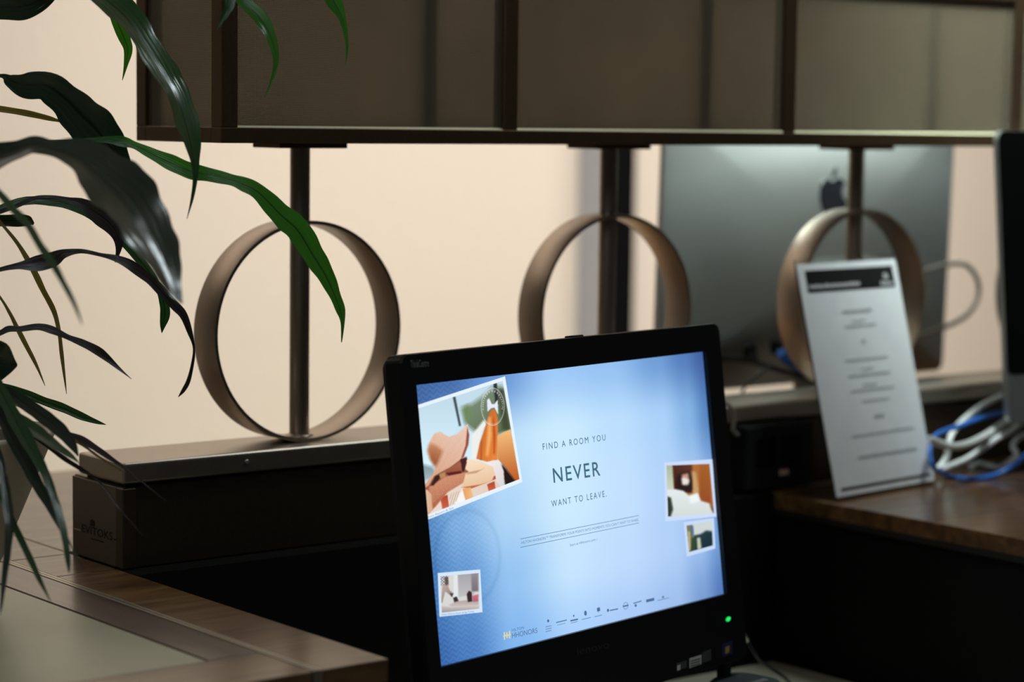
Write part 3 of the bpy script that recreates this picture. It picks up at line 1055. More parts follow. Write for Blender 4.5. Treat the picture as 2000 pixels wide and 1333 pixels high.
def paint3(px, py, u, v):
    x, y = (px - 1280) / .1651, (py - 880) / .1651
    c = np.zeros((len(x), 3)) + np.array((206, 216, 214))
    fill(c, x, y, [(340, 900), (400, 880), (440, 900), (470, 1220), (360, 1220)], (132, 126, 92), (92, 100, 66), (0, 1), 12)
    fill(c, x, y, [(410, 880), (445, 890), (455, 1000), (425, 1010)], (84, 110, 140), None, (0, 1), 10)
    fill(c, x, y, [(450, 1010), (540, 990), (600, 950), (680, 960), (680, 1160), (430, 1220)], (44, 66, 74), (26, 44, 54), (1, 1), 12)
    fill(c, x, y, [(490, 1040), (530, 1030), (545, 1160), (500, 1180)], (196, 202, 176), None, (0, 1), 10)
    fill(c, x, y, [(385, 960), (410, 960), (420, 1180), (390, 1200)], (190, 176, 130), None, (0, 1), 8)
    fill(c, x, y, [(430, 1030), (480, 1060), (470, 1190), (420, 1200)], (52, 74, 48), None, (0, 1), 10)
    return c


def paint4(px, py, u, v):
    x, y = (px - 780) / .2798, (py - 960) / .2798
    c = np.zeros((len(x), 3)) + np.array((216, 216, 214))
    fill(c, x, y, [(405, 560), (520, 560), (525, 720), (410, 740)], (164, 164, 172), (196, 192, 194), (0, 1), 6)
    fill(c, x, y, [(500, 560), (552, 560), (552, 700), (505, 700)], (150, 146, 150), (120, 112, 116), (0, 1), 6)
    fill(c, x, y, [(378, 570), (406, 570), (410, 760), (380, 760)], (228, 232, 234), None, (0, 1), 4)
    g = (np.sin(x * .33) * np.sin(y * .33) > .1) & (x < 345) & (y < 660)
    c[g] = (60, 62, 70)
    fill(c, x, y, [(300, 660), (335, 640), (350, 690), (378, 715), (368, 738), (320, 700), (300, 780), (290, 780)], (190, 170, 160), (150, 130, 124), (1, 1), 4)
    fill(c, x, y, [(350, 712), (378, 715), (366, 742)], (70, 68, 74), None, (0, 1), 3)
    fill(c, x, y, [(315, 600), (340, 600), (342, 650), (322, 660)], (96, 80, 74), None, (0, 1), 5)
    fill(c, x, y, [(375, 745), (400, 735), (415, 770), (385, 782)], (52, 44, 46), None, (0, 1), 4)
    fill(c, x, y, [(345, 795), (400, 770), (490, 760), (552, 770), (552, 800), (360, 810)], (178, 160, 156), (206, 196, 196), (0, 1), 5)
    fill(c, x, y, [(470, 720), (485, 695), (505, 705), (510, 770), (478, 775)], (54, 44, 48), None, (0, 1), 4)
    fill(c, x, y, [(508, 730), (552, 720), (552, 770), (512, 772)], (206, 120, 136), (176, 96, 116), (0, 1), 4)
    fill(c, x, y, [(285, 795), (360, 812), (470, 800), (555, 795), (555, 830), (290, 855)], (214, 206, 200), (150, 142, 140), (0, 1), 5)
    return c


def photo(quad_out, quad_in, nx, ny, paint, tint=(224, 236, 252)):
    Q = [scr(*p) for p in quad_out]
    o = picture('photo', Q, 3, 3, lambda a, b, u, v: np.zeros((len(u), 3)) + np.array(tint), screen, .0010)
    picture('photo_image', [scr(*p) for p in quad_in], nx, ny, paint, screen, .0013)
    return o


photo([(807.5, 794), (985, 735.5), (1019, 942), (828.5, 1018)], [(810, 800), (980, 744.5), (1013, 936.5), (827, 1009)], 190, 210, paint1, (232, 244, 255))
photo([(1296, 904), (1390, 897.5), (1398, 1010), (1298, 1019)], [(1300, 910), (1384, 906.5), (1393, 1003), (1303, 1010)], 90, 110, paint2, (205, 222, 250))
photo([(1334, 1021), (1393, 1012), (1396, 1072), (1340, 1088)], [(1339, 1027), (1388, 1018), (1391, 1066), (1344, 1079)], 60, 60, paint3, (200, 220, 250))
photo([(853.5, 1120), (936.5, 1113), (941, 1196.5), (857, 1205.5)], [(858.5, 1126.5), (933.5, 1120), (935.5, 1189.5), (861, 1197.5)], 100, 100, paint4, (214, 232, 252))

INK = emis('advert_ink', tuple(lin((66, 108, 128))))
INK2 = emis('advert_fine_ink', tuple(lin((96, 132, 168))))
INK3 = emis('advert_mark_ink', tuple(lin((84, 112, 152))))
GOLD = emis('advert_gold', tuple(lin((222, 214, 168))))
TO = .0016


def stext(name, txt, a, b, cap, m, bold=0.0, off=TO, space=1.0):
    return recalc(obj(name, text_mb(txt, scr(a[0], a[1], off), scr(b[0], b[1], off), m2, cap, bold=bold, space=space), m, screen))


def capm(px_h, px, py):
    return px_h / FPX * float((scr(px, py) - CAMP) @ CF) / .985


stext('advert_line', 'FIND A ROOM YOU', (1060.5, 879.5), (1183, 860.5), capm(12.6, 1120, 870), INK, .0, space=1.35)
stext('advert_line', 'NEVER', (1081.5, 943.5), (1173, 929), capm(28.5, 1127, 930), INK, .008, space=1.2)
stext('advert_line', 'WANT TO LEAVE.', (1077.5, 991), (1185, 970.5), capm(12.6, 1120, 980), INK, .0, space=1.35)
stext('advert_line', "HILTON HHONORS\u2122 TRANSFORMS YOUR POINTS INTO MOMENTS YOU CAN'T WAIT TO SHARE", (1018.5, 1063.5), (1247, 1018), capm(5.2, 1130, 1040), INK2)
stext('advert_line', 'Start at HHonors.com \u203a', (1113, 1068), (1167, 1056), capm(5, 1140, 1060), INK2)
stext('brand_word', 'HILTON', (1000, 1234.5), (1023.5, 1229), capm(5.4, 1010, 1231), INK3)
stext('brand_word', 'HHONORS', (1000.5, 1247.5), (1050, 1236.5), capm(10.2, 1025, 1240), INK3)


def bar(a, b, h, m, name='rule'):
    A, B = scr(*a, TO), scr(*b, TO)
    e = m2 * h
    return recalc(obj(name, MB().add([A - e / 2, B - e / 2, B + e / 2, A + e / 2], [(0, 1, 2, 3)]), m, screen))


bar((1016.5, 1053.5), (1248, 1007.5), .0006, INK2)
bar((1016.5, 1070), (1248, 1022), .0006, INK2)
# gold double-H mark
for a, b, h in (((983, 1243.5), (997.5, 1240.2), .0014), ((984, 1239.5), (986.5, 1239), .004), ((994, 1237), (996.5, 1236.5), .004), ((984, 1247), (986.5, 1246.5), .004), ((994, 1244.5), (996.5, 1244), .004), ((989, 1241.8), (991.5, 1241.2), .006)):
    bar(a, b, h, GOLD, 'brand_mark')


def blob(cx, cy, rx, ry, m=INK3, ring=False):
    C = scr(cx, cy, TO)
    d = float((C - CAMP) @ CF) / FPX
    pts = [C + m1 * rx * d * 1.5 * math.cos(a) + m2 * ry * d * math.sin(a) for a in np.linspace(0, 2 * math.pi, 17)[:-1]]
    if ring:
        p2 = [C + (p - C) * .84 for p in pts]
        mm = MB().add(pts + p2, [(i, (i + 1) % 16, 16 + (i + 1) % 16, 16 + i) for i in range(16)])
    else:
        mm = MB().add(pts, [tuple(range(16))])
    return recalc(obj('brand_mark', mm, m, screen))


HL = .0007
blob(1070.6, 1213.5, 2.2, 3.0)
for k in range(3):
    bar((1065.5, 1225.5 + k * 4.6), (1077, 1222.8 + k * 4.6), HL, INK2, 'brand_mark')
bar((1086, 1217), (1107, 1211.8), .0012, INK2, 'brand_mark')
bar((1088, 1222), (1104, 1218), .0005, INK2, 'brand_mark')
blob(1120.6, 1203.5, 1.6, 2.0)
bar((1114, 1213.5), (1129, 1210.2), .0016, INK3, 'brand_mark')
bar((1115, 1218), (1128, 1214.8), .0006, INK2, 'brand_mark')
blob(1143.5, 1198.5, 2.8, 5.0)
bar((1136, 1211), (1154, 1206.8), HL, INK2, 'brand_mark')
bar((1168.5, 1195.5), (1169.5, 1187.5), .004, INK3, 'brand_mark')
bar((1166, 1192), (1172, 1190.6), .0040, INK3, 'brand_mark')
bar((1161, 1205.5), (1176, 1202), HL, INK2, 'brand_mark')
blob(1187.5, 1193, 2.3, 3.2)
bar((1191, 1193.3), (1207, 1190.0), .0013, INK3, 'brand_mark')
blob(1222, 1184, 5.6, 7.0, INK2, True)
bar((1216.5, 1185.5), (1227.5, 1182.8), .0017, INK3, 'brand_mark')
blob(1241.5, 1183.5, 2.4, 2.8)
bar((1237, 1179.5), (1253, 1174.6), .0014, INK2, 'brand_mark')
bar((1262, 1174.8), (1278, 1171), .0032, INK3, 'brand_mark')
bar((1284, 1174), (1306, 1168.4), HL, INK2, 'brand_mark')
blob(1295, 1167, 2.6, 2.4, INK2)
stext('photo_caption', 'Hilton Dalaman Resort & Spa Turkey', (862.5, 1203.2), (926, 1196.6), capm(3.6, 890, 1200), INK2)
stext('photo_caption', 'Hilton Resort & Spa', (831, 1015), (886, 993.5), capm(3.8, 855, 1005), INK2)

# usb lead on the right side of the computer
up = scr(1449, 1236, -.004)
ul = thing('usb_lead', 'thin dark usb lead plugged into the side of the black computer', 'cable', (up[0], up[1], DZ + EYE), 0)
dsk = lambda px, py, h=.006: at_z(px, py, DZ + h)
obj('plug', MB().tube([up, scr(1459, 1252, -.006)], .0036, 10, 1), 'silver', ul)
obj('cord', MB().tube([scr(1459, 1252, -.006), at_depth(1471, 1272, 2.72), at_depth(1484, 1291, 2.74), at_depth(1506, 1306, 2.77), at_depth(1530, 1322, 2.80), dsk(1560, 1350), dsk(1610, 1362), dsk(1680, 1372)], .0024, 8, 6), 'dark_cable', ul)

c2 = thing('grey_lead', 'short pale cord bowing out behind the right edge of the black computer', 'cable', at_t(1420, 800, BF - .05), 0)
obj('cord', MB().tube([at_t(1385, 790, BF - .06), at_t(1412, 786, BF - .05), at_t(1428, 797, BF - .045), at_t(1434, 818, BF - .04), at_t(1432, 840, BF - .035), at_t(1440, 850, BF - .0235)], .0028, 10, 6), 'grey_cable', c2)

# ---------------------------------------------------------------- the two aluminium computers


def densify(pts, step=.04):
    out = []
    for i, p in enumerate(pts):
        q = pts[(i + 1) % len(pts)]
        n_ = max(1, int(math.hypot(q[0] - p[0], q[1] - p[1]) / step))
        out += [(p[0] + (q[0] - p[0]) * k / n_, p[1] + (q[1] - p[1]) * k / n_) for k in range(n_)]
    return out


def imac(name, label, s_c, t_front, zc0, zc1, facing, tilt, loc_t):
    """facing=+1: screen looks at the camera side (-D2); -1: back is seen"""
    w = .65
    root = thing(name, label, 'computer', W(s_c, loc_t, CZ), AZ, 'silver computers on the counter')
    nrm = -D2 * facing                      # out of the screen
    ex = D1
    ey = ZUP * math.cos(tilt) - nrm * math.sin(tilt)   # leans back from the user
    nn = np.cross(ex, ey)
    nn = nn if nn @ nrm > 0 else -nn
    h = (zc1 - zc0) / math.cos(tilt)
    O = W(s_c, t_front, zc0)

    def q(x, y, d=0.0):
        return O + ex * x + ey * y + nn * d
    out = [(x, y + h / 2) for x, y in densify(rrect(-w / 2, w / 2, -h / 2, h / 2, .016, 6))]
    n_ = len(out)
    # bulged back as a grid-fan: rings shrinking towards the middle
    rings = []
    for f, d, mo in ((1.0, -.001, 0), (1.0, -.009, 0), (.988, -.012, 0), (.95, -.0165, .12), (.87, -.0235, .3), (.76, -.031, .5), (.62, -.039, .7), (.46, -.0455, .85), (.28, -.0505, 1), (.12, -.0525, 1), (.03, -.053, 1)):
        for x, y in out:
            a_ = math.atan2((y - h / 2) / h, x / w)
            ex_, ey_ = w / 2 * math.cos(a_) * 1.06, h / 2 * math.sin(a_) * 1.06
            rings.append(q((x * (1 - mo) + ex_ * mo) * f, h / 2 + ((y - h / 2) * (1 - mo) + ey_ * mo) * f, d))
    fs = [(l * n_ + i, l * n_ + (i + 1) % n_, (l + 1) * n_ + (i + 1) % n_, (l + 1) * n_ + i) for l in range(10) for i in range(n_)]
    fs += [tuple(range(10 * n_, 11 * n_)), tuple(range(n_))[::-1]]
    m_ = MB().add(rings, fs, True)
    body = recalc(obj('body', m_, 'alu', root))
    es = body.modifiers.new('sharp', 'EDGE_SPLIT')
    es.split_angle = math.radians(50)
    ch = .072
    obj('screen_glass', MB().prism([q(x, max(y, ch), -.0008) for x, y in rrect_h(w, ch, h)], nn, .0022), 'black_gloss', root)
    obj('chin', MB().prism([q(-w / 2 + .002, .014, -.001), q(-w / 2 + .012, .002, -.001), q(w / 2 - .012, .002, -.001), q(w / 2 - .002, .014, -.001), q(w / 2 - .002, ch - .001, -.001), q(-w / 2 + .002, ch - .001, -.001)], nn, .0018), 'alu', root)
    # L stand
    bk = q(0, .20, -.050)
    bz = np.array([bk[0], bk[1], CZ + EYE + .006]) - nrm * .022
    obj('stand_neck', MB().box(bz - ex * .095, ex * .19, (bk - bz), -nrm * .008 * -1 * -1, .001, 1), 'alu', root)
    f0 = bz - ex * .095 - ZUP * .0058
    obj('stand_foot', MB().box(f0, ex * .19, nrm * .20, ZUP * .0055, .001, 1), 'alu', root)
    return root, q, nn, h


def rrect_h(w, y0, y1):
    return [(x, y) for x, y in rrect(-w / 2 + .001, w / 2 - .001, y0, y1 - .001, .014, 6)]


ib, qb, nb, hb = imac('aluminium_computer', 'silver computer seen from behind with a black fruit-shaped emblem', 2.615, 2.530, -.408, .022, -1, .03, 2.60)
AP = [(0, .78), (.12, .86), (.28, .90), (.44, .86), (.565, .75), (.47, .66), (.415, .55), (.405, .43), (.45, .30), (.53, .21), (.615, .165), (.55, .02), (.45, -.15), (.34, -.26), (.23, -.285), (.11, -.235), (0, -.215), (-.11, -.235), (-.23, -.285), (-.34, -.255), (-.46, -.12), (-.55, .07), (-.60, .30), (-.57, .56), (-.47, .75), (-.32, .87), (-.16, .865)]
AL = [(0.0, .93), (.015, 1.05), (.09, 1.17), (.235, 1.26), (.24, 1.14), (.165, 1.01), (.06, .94)]
k_ = .0505
_P = at_t(1625, 384, 2.475)
_ax, _ay = _P @ D1 - 2.615, (_P[2] - EYE + .408)


def ap(x, y):
    X, Y = _ax + x * k_, _ay + (y - .3) * k_
    f = math.hypot(2 * X / .65, 2 * (Y - hb / 2) / hb) / 1.06
    return qb(X, Y, -np.interp(f, (0, .12, .28, .46, .62, .76), (.053, .0525, .0505, .0455, .039, .031)) - .0012)


lg_ = obj('emblem', MB().prism([ap(x, y) for x, y in AP], nb, .003), 'logo_black', ib, label='black bitten-fruit emblem')
recalc(lg_)
recalc(obj('emblem_leaf', MB().prism([ap(x, y) for x, y in AL], nb, .003), 'logo_black', lg_))

imf, qf, nf, hf = imac('aluminium_computer', 'silver-edged computer with a dark screen at the right end of the row', 2.905, 2.085, -.425, -.004, 1, .09, 2.15)

# ---------------------------------------------------------------- leads behind and beside the computers


def cable(name, label, pts, r, m, cat='cable', group=None, sub=7, rest=None):
    P = [np.asarray(p) for p in pts]
    lo_ = min(P, key=lambda p: p[2])
    o = obj(name, MB().tube(P, r, 10, sub), m, None, tuple(lo_))
    return tag(o, label, cat, group)


TB = 2.43
cable('dark_lead', 'dark lead hanging across the lower back of the silver computer', [at_t(1360, 700, TB), at_t(1410, 700, TB), at_t(1460, 705, TB), at_t(1500, 717, TB), at_t(1540, 729, TB), at_t(1590, 742, TB), at_t(1640, 760, TB), at_t(1660, 800, TB)], .0045, 'dark_cable')
cable('thin_dark_lead', 'thin dark lead slanting down over the back of the silver computer towards the trough', [at_t(1500, 718, TB - .02), at_t(1482, 731, TB - .02), at_t(1465, 746, TB - .02), at_t(1452, 762, TB - .02), at_t(1440, 800, TB - .02)], .0022, 'dark_cable')
pg = thing('blue_connector', 'bright blue connector plugged into the back of the silver computer', 'plug', at_t(1540, 720, TB), 0)
obj('head', MB().tube([at_t(1526, 689, TB - .01), at_t(1537, 704, TB - .01)], .0085, 14, 1), 'blue_plug', pg)
obj('sleeve', MB().tube([at_t(1537, 704, TB - .01), at_t(1548, 713, TB - .01), at_t(1563, 722, TB - .01)], .0065, 12, 4), 'blue_cable', pg)
for x_, y_, l_ in ((1464, 690, 'black connector at the lower back of the silver computer, left of the blue one'), (1517, 682, 'black connector directly above the blue one on the silver computer')):
    p2 = thing('black_connector', l_, 'plug', at_t(x_, y_, TB + .02), 0, 'black connectors')
    obj('head', MB().tube([at_t(x_, y_ - 10, TB + .038), at_t(x_, y_, TB + .01)], .0105, 14, 1), 'black_matt', p2)
    obj('collar', MB().tube([at_t(x_, y_ - 2, TB + .012), at_t(x_ + 14, y_ + 14, TB + .002)], .0055, 12, 1), 'dark_cable', p2)
cable('pale_lead', 'pale cord looping out past the right edge of the silver computer', [at_t(1740, 560, 2.44), at_t(1800, 532, 2.44), at_t(1850, 517, 2.45), at_t(1886, 518, 2.46), at_t(1908, 545, 2.46), at_t(1910, 580, 2.46), at_t(1892, 612, 2.455), at_t(1858, 634, 2.45), at_t(1815, 650, 2.44), at_t(1760, 676, 2.44), at_t(1740, 740, 2.44)], .0042, 'grey_cable')


def on(px, py, h=.0):
    return at_z(px, py, CZ + h)


TC = 2.04
tt = lambda px, py, t=TC: at_t(px, py, t)
cable('blue_lead', 'bright blue network lead coiled on the counter beside the sign holder',
      [tt(2060, 800, 2.18), tt(2010, 801, 2.175), tt(1960, 806, 2.165), tt(1915, 817, 2.14), tt(1870, 834, 2.115), tt(1832, 848, 2.10), tt(1818, 868, 2.095), tt(1816, 893, 2.085), tt(1825, 914, 2.08), on(1850, 930, .006), on(1890, 936, .004), on(1935, 931, .004), tt(1972, 915, 2.075), tt(2000, 893, 2.055), tt(2030, 860, 2.04)], .0036, 'blue_cable')
cable('white_lead', 'white lead rising from the tangle to the dark-screened computer', [tt(2040, 768, 2.19), tt(1995, 768, 2.185), tt(1960, 773, 2.18), tt(1930, 786, 2.175), tt(1900, 806, 2.165), tt(1875, 828, 2.16), tt(1858, 850, 2.155), tt(1852, 872, 2.15), tt(1848, 895, 2.15), tt(1836, 912, 2.15), on(1826, 925, .006)], .0045, 'white_cable', group='white leads in the cable tangle')
cable('white_lead', 'thickest white lead sagging through the middle of the blue coil', [tt(1815, 858, 2.06), tt(1836, 867, 2.062), tt(1860, 873, 2.062), tt(1890, 868, 2.066), tt(1922, 853, 2.085), tt(1950, 834, 2.14), tt(1990, 803, 2.172), tt(2030, 770, 2.175)], .0055, 'white_cable', group='white leads in the cable tangle')
cable('white_lead', 'lower white lead running along the counter inside the blue coil', [tt(1838, 918, 2.105), tt(1858, 910, 2.105), tt(1890, 896, 2.10), tt(1920, 876, 2.095), tt(1950, 855, 2.10), tt(1975, 842, 2.12), tt(2010, 815, 2.17)], .0044, 'white_cable', group='white leads in the cable tangle')
cable('white_lead', 'short white lead end lying lowest on the counter inside the blue coil', [on(1897, 912, .006), on(1915, 906, .006), on(1935, 911, .006), on(1955, 913, .006), tt(1985, 890, 2.10), tt(1978, 872, 2.11), tt(1990, 855, 2.115), tt(2015, 846, 2.12)], .0042, 'white_cable', group='white leads in the cable tangle')

# ---------------------------------------------------------------- acrylic sign holder
SX, SY, SYAW, STI, SWD, SHT = 0.4367, 3.0006, 0.7898, 0.2469, 0.2267, 0.3218
B0 = np.array([SX, SY, CZ + EYE + .004])
g1 = np.array([math.cos(SYAW), math.sin(SYAW), 0])
gb = np.array([-math.sin(SYAW), math.cos(SYAW), 0])
g2 = ZUP * math.cos(STI) + gb * math.sin(STI)
g3 = np.cross(g1, g2)
g3 = g3 if g3 @ (CAMP - B0) > 0 else -g3
sg = thing('sign_holder', 'clear acrylic sign holder with a white printed sheet, leaning back on the counter', 'sign', (B0[0] + g1[0] * .11, B0[1] + g1[1] * .11, CZ + EYE), SYAW)


def gp(u, v, n=0.0):
    return B0 + g1 * u * SWD + g2 * v * SHT + g3 * n


ac = obj('acrylic_panel', MB().box(gp(0, 0, -.0045), g1 * SWD, g2 * (SHT + .004), g3 * .0022, .0006, 1), 'acrylic', sg)
obj('acrylic_base', MB().box(gp(0, 0, -.0045) - ZUP * .0036, g1 * SWD, gb * .084, ZUP * .0026, .0006, 1), 'acrylic', sg)
pp = obj('paper', MB().box(gp(.0, .006, -.0016), g1 * SWD, g2 * SHT * .985, g3 * .0012), 'paper', sg)


def gq(name, u0, u1, v0, v1, m, off=.0003):
    return recalc(obj(name, MB().add([gp(u0, v0, off), gp(u1, v0, off), gp(u1, v1, off), gp(u0, v1, off)], [(0, 1, 2, 3)]), m, pp))


gq('header_band', .065, .95, .868, .962, 'ink', .0001)
gq('footer_rule', .05, .965, .028, .040, 'ink', .0001)


def words(u0, u1, v, h, m, seed, off=.0004):
    rnd = random.Random(seed)
    u = u0
    mm = MB()
    while u < u1:
        w_ = min(rnd.uniform(.012, .030), u1 - u)
        hh_ = h * rnd.uniform(.65, 1.0)
        mm.add([gp(u, v, off), gp(u + w_ * .8, v, off), gp(u + w_ * .8, v + hh_, off), gp(u, v + hh_, off)], [(0, 1, 2, 3)])
        u += w_
    return recalc(obj('print_line', mm, m, pp))


words(.085, .59, .884, .020, 'ink_light', 1)
words(.80, .93, .878, .018, 'ink_light', 2)
words(.84, .89, .905, .030, 'ink_light', 3)
for i, (u0, u1, v, h) in enumerate(((.36, .66, .770, .014), (.44, .58, .730, .008), (.36, .68, .708, .009), (.50, .54, .636, .014), (.31, .74, .563, .009), (.45, .57, .522, .007), (.31, .74, .496, .009), (.44, .58, .452, .009), (.31, .75, .431, .009), (.40, .68, .384, .008), (.50, .60, .312, .014), (.24, .88, .243, .009), (.27, .87, .150, .013))):
    words(u0, u1, v, h, 'ink_grey', 10 + i)

# ---------------------------------------------------------------- potted plant
PCX, PCY = at_depth(-92, 1000, 2.35)[:2]
plant = thing('potted_plant', 'dracaena with long drooping strap leaves in a tapered beige pot', 'plant', (PCX, PCY, CZ + EYE), 0)
pbz = CZ + EYE
obj('pot', MB().lathe((PCX, PCY, pbz), [(0, 0), (.030, 0), (.033, .003), (.104, .172), (.105, .176), (.100, .177), (.094, .165), (0, .160)], 56), 'pot', plant)
obj('soil', MB().lathe((PCX, PCY, pbz), [(.0, .166), (.06, .167), (.0935, .1655), (.0935, .158)], 40), 'soil', plant)
obj('stem', MB().tube([(PCX, PCY, pbz + .15), (PCX - .006, PCY + .004, pbz + .28), (PCX + .004, PCY, pbz + .42), (PCX, PCY, pbz + .62), (PCX + .004, PCY, pbz + .70)], [.015, .013, .012, .011, .008], 12, 6), 'stem', plant)


def leaf(pts, m, d0, d1, phi=25, fold=.18, ripple=.07, seed=0, phi1=None):
    """pts: (px, py, visible width px); depth runs d0 -> d1; phi tilts the upper face skyward"""
    P4 = [np.array([p[0], p[1], max(p[2], .6), 0.]) for p in pts]
    L = [0.]
    for a, b in zip(P4[:-1], P4[1:]):
        L.append(L[-1] + np.hypot(*(b[:2] - a[:2])))
    for p, l in zip(P4, L):
        u = l / L[-1]
        p[3] = d0 + (d1 - d0) * u
    S = smooth_path(P4, 6)
    S = [np.array([q[0], q[1], max(q[2], .5), q[3]]) for q in S]
    C = [at_depth(q[0], q[1], q[3]) for q in S]
    n_ = len(S)
    K = 7
    vs, uv = [], []
    B_prev = None
    rnd = random.Random(seed)
    ph0 = rnd.uniform(0, 6)
    acc = 0
    for i in range(n_):
        T = C[min(i + 1, n_ - 1)] - C[max(i - 1, 0)]
        T /= np.linalg.norm(T) + 1e-12
        V = C[i] - CAMP
        V /= np.linalg.norm(V)
        B = np.cross(T, V)
        B /= np.linalg.norm(B) + 1e-12
        if B_prev is None:
            if B[2] < 0:
                B = -B
        elif B @ B_prev < 0:
            B = -B
        B_prev = B
        u = i / (n_ - 1)
        ph = math.radians(phi if phi1 is None else phi + (phi1 - phi) * u)
        Bw = math.cos(ph) * B + math.sin(ph) * V
        Nw = math.cos(ph) * (-V) + math.sin(ph) * B
        jt = 1 + .07 * math.sin(acc * 130 + ph0 * 2) * math.sin(acc * 97 + ph0)
        hwid = jt * S[i][2] / 2 / FPX * S[i][3] / max(math.cos(ph), .3)
        acc += np.linalg.norm(C[i] - C[i - 1]) if i else 0
        for k in range(K):
            x = -1 + 2 * k / (K - 1)
            rp = ripple * hwid * math.sin(acc * 85 + ph0 + (1.3 if x > 0 else 0)) * abs(x) ** 2
            vs.append(C[i] + Bw * hwid * x + Nw * (fold * hwid * (abs(x) - .4) + rp))
            uv.append((k / (K - 1), acc * 8))
    fs = [(i * K + k, (i + 1) * K + k, (i + 1) * K + k + 1, i * K + k + 1) for i in range(n_ - 1) for k in range(K - 1)]
    o = obj('leaf', MB().add(vs, fs, True), m, plant)
    ul_ = o.data.uv_layers.new(name='UVMap')
    li = np.zeros(len(o.data.loops), int)
    o.data.loops.foreach_get('vertex_index', li)
    ul_.data.foreach_set('uv', np.array(uv)[li].astype(np.float32).ravel())
    return o


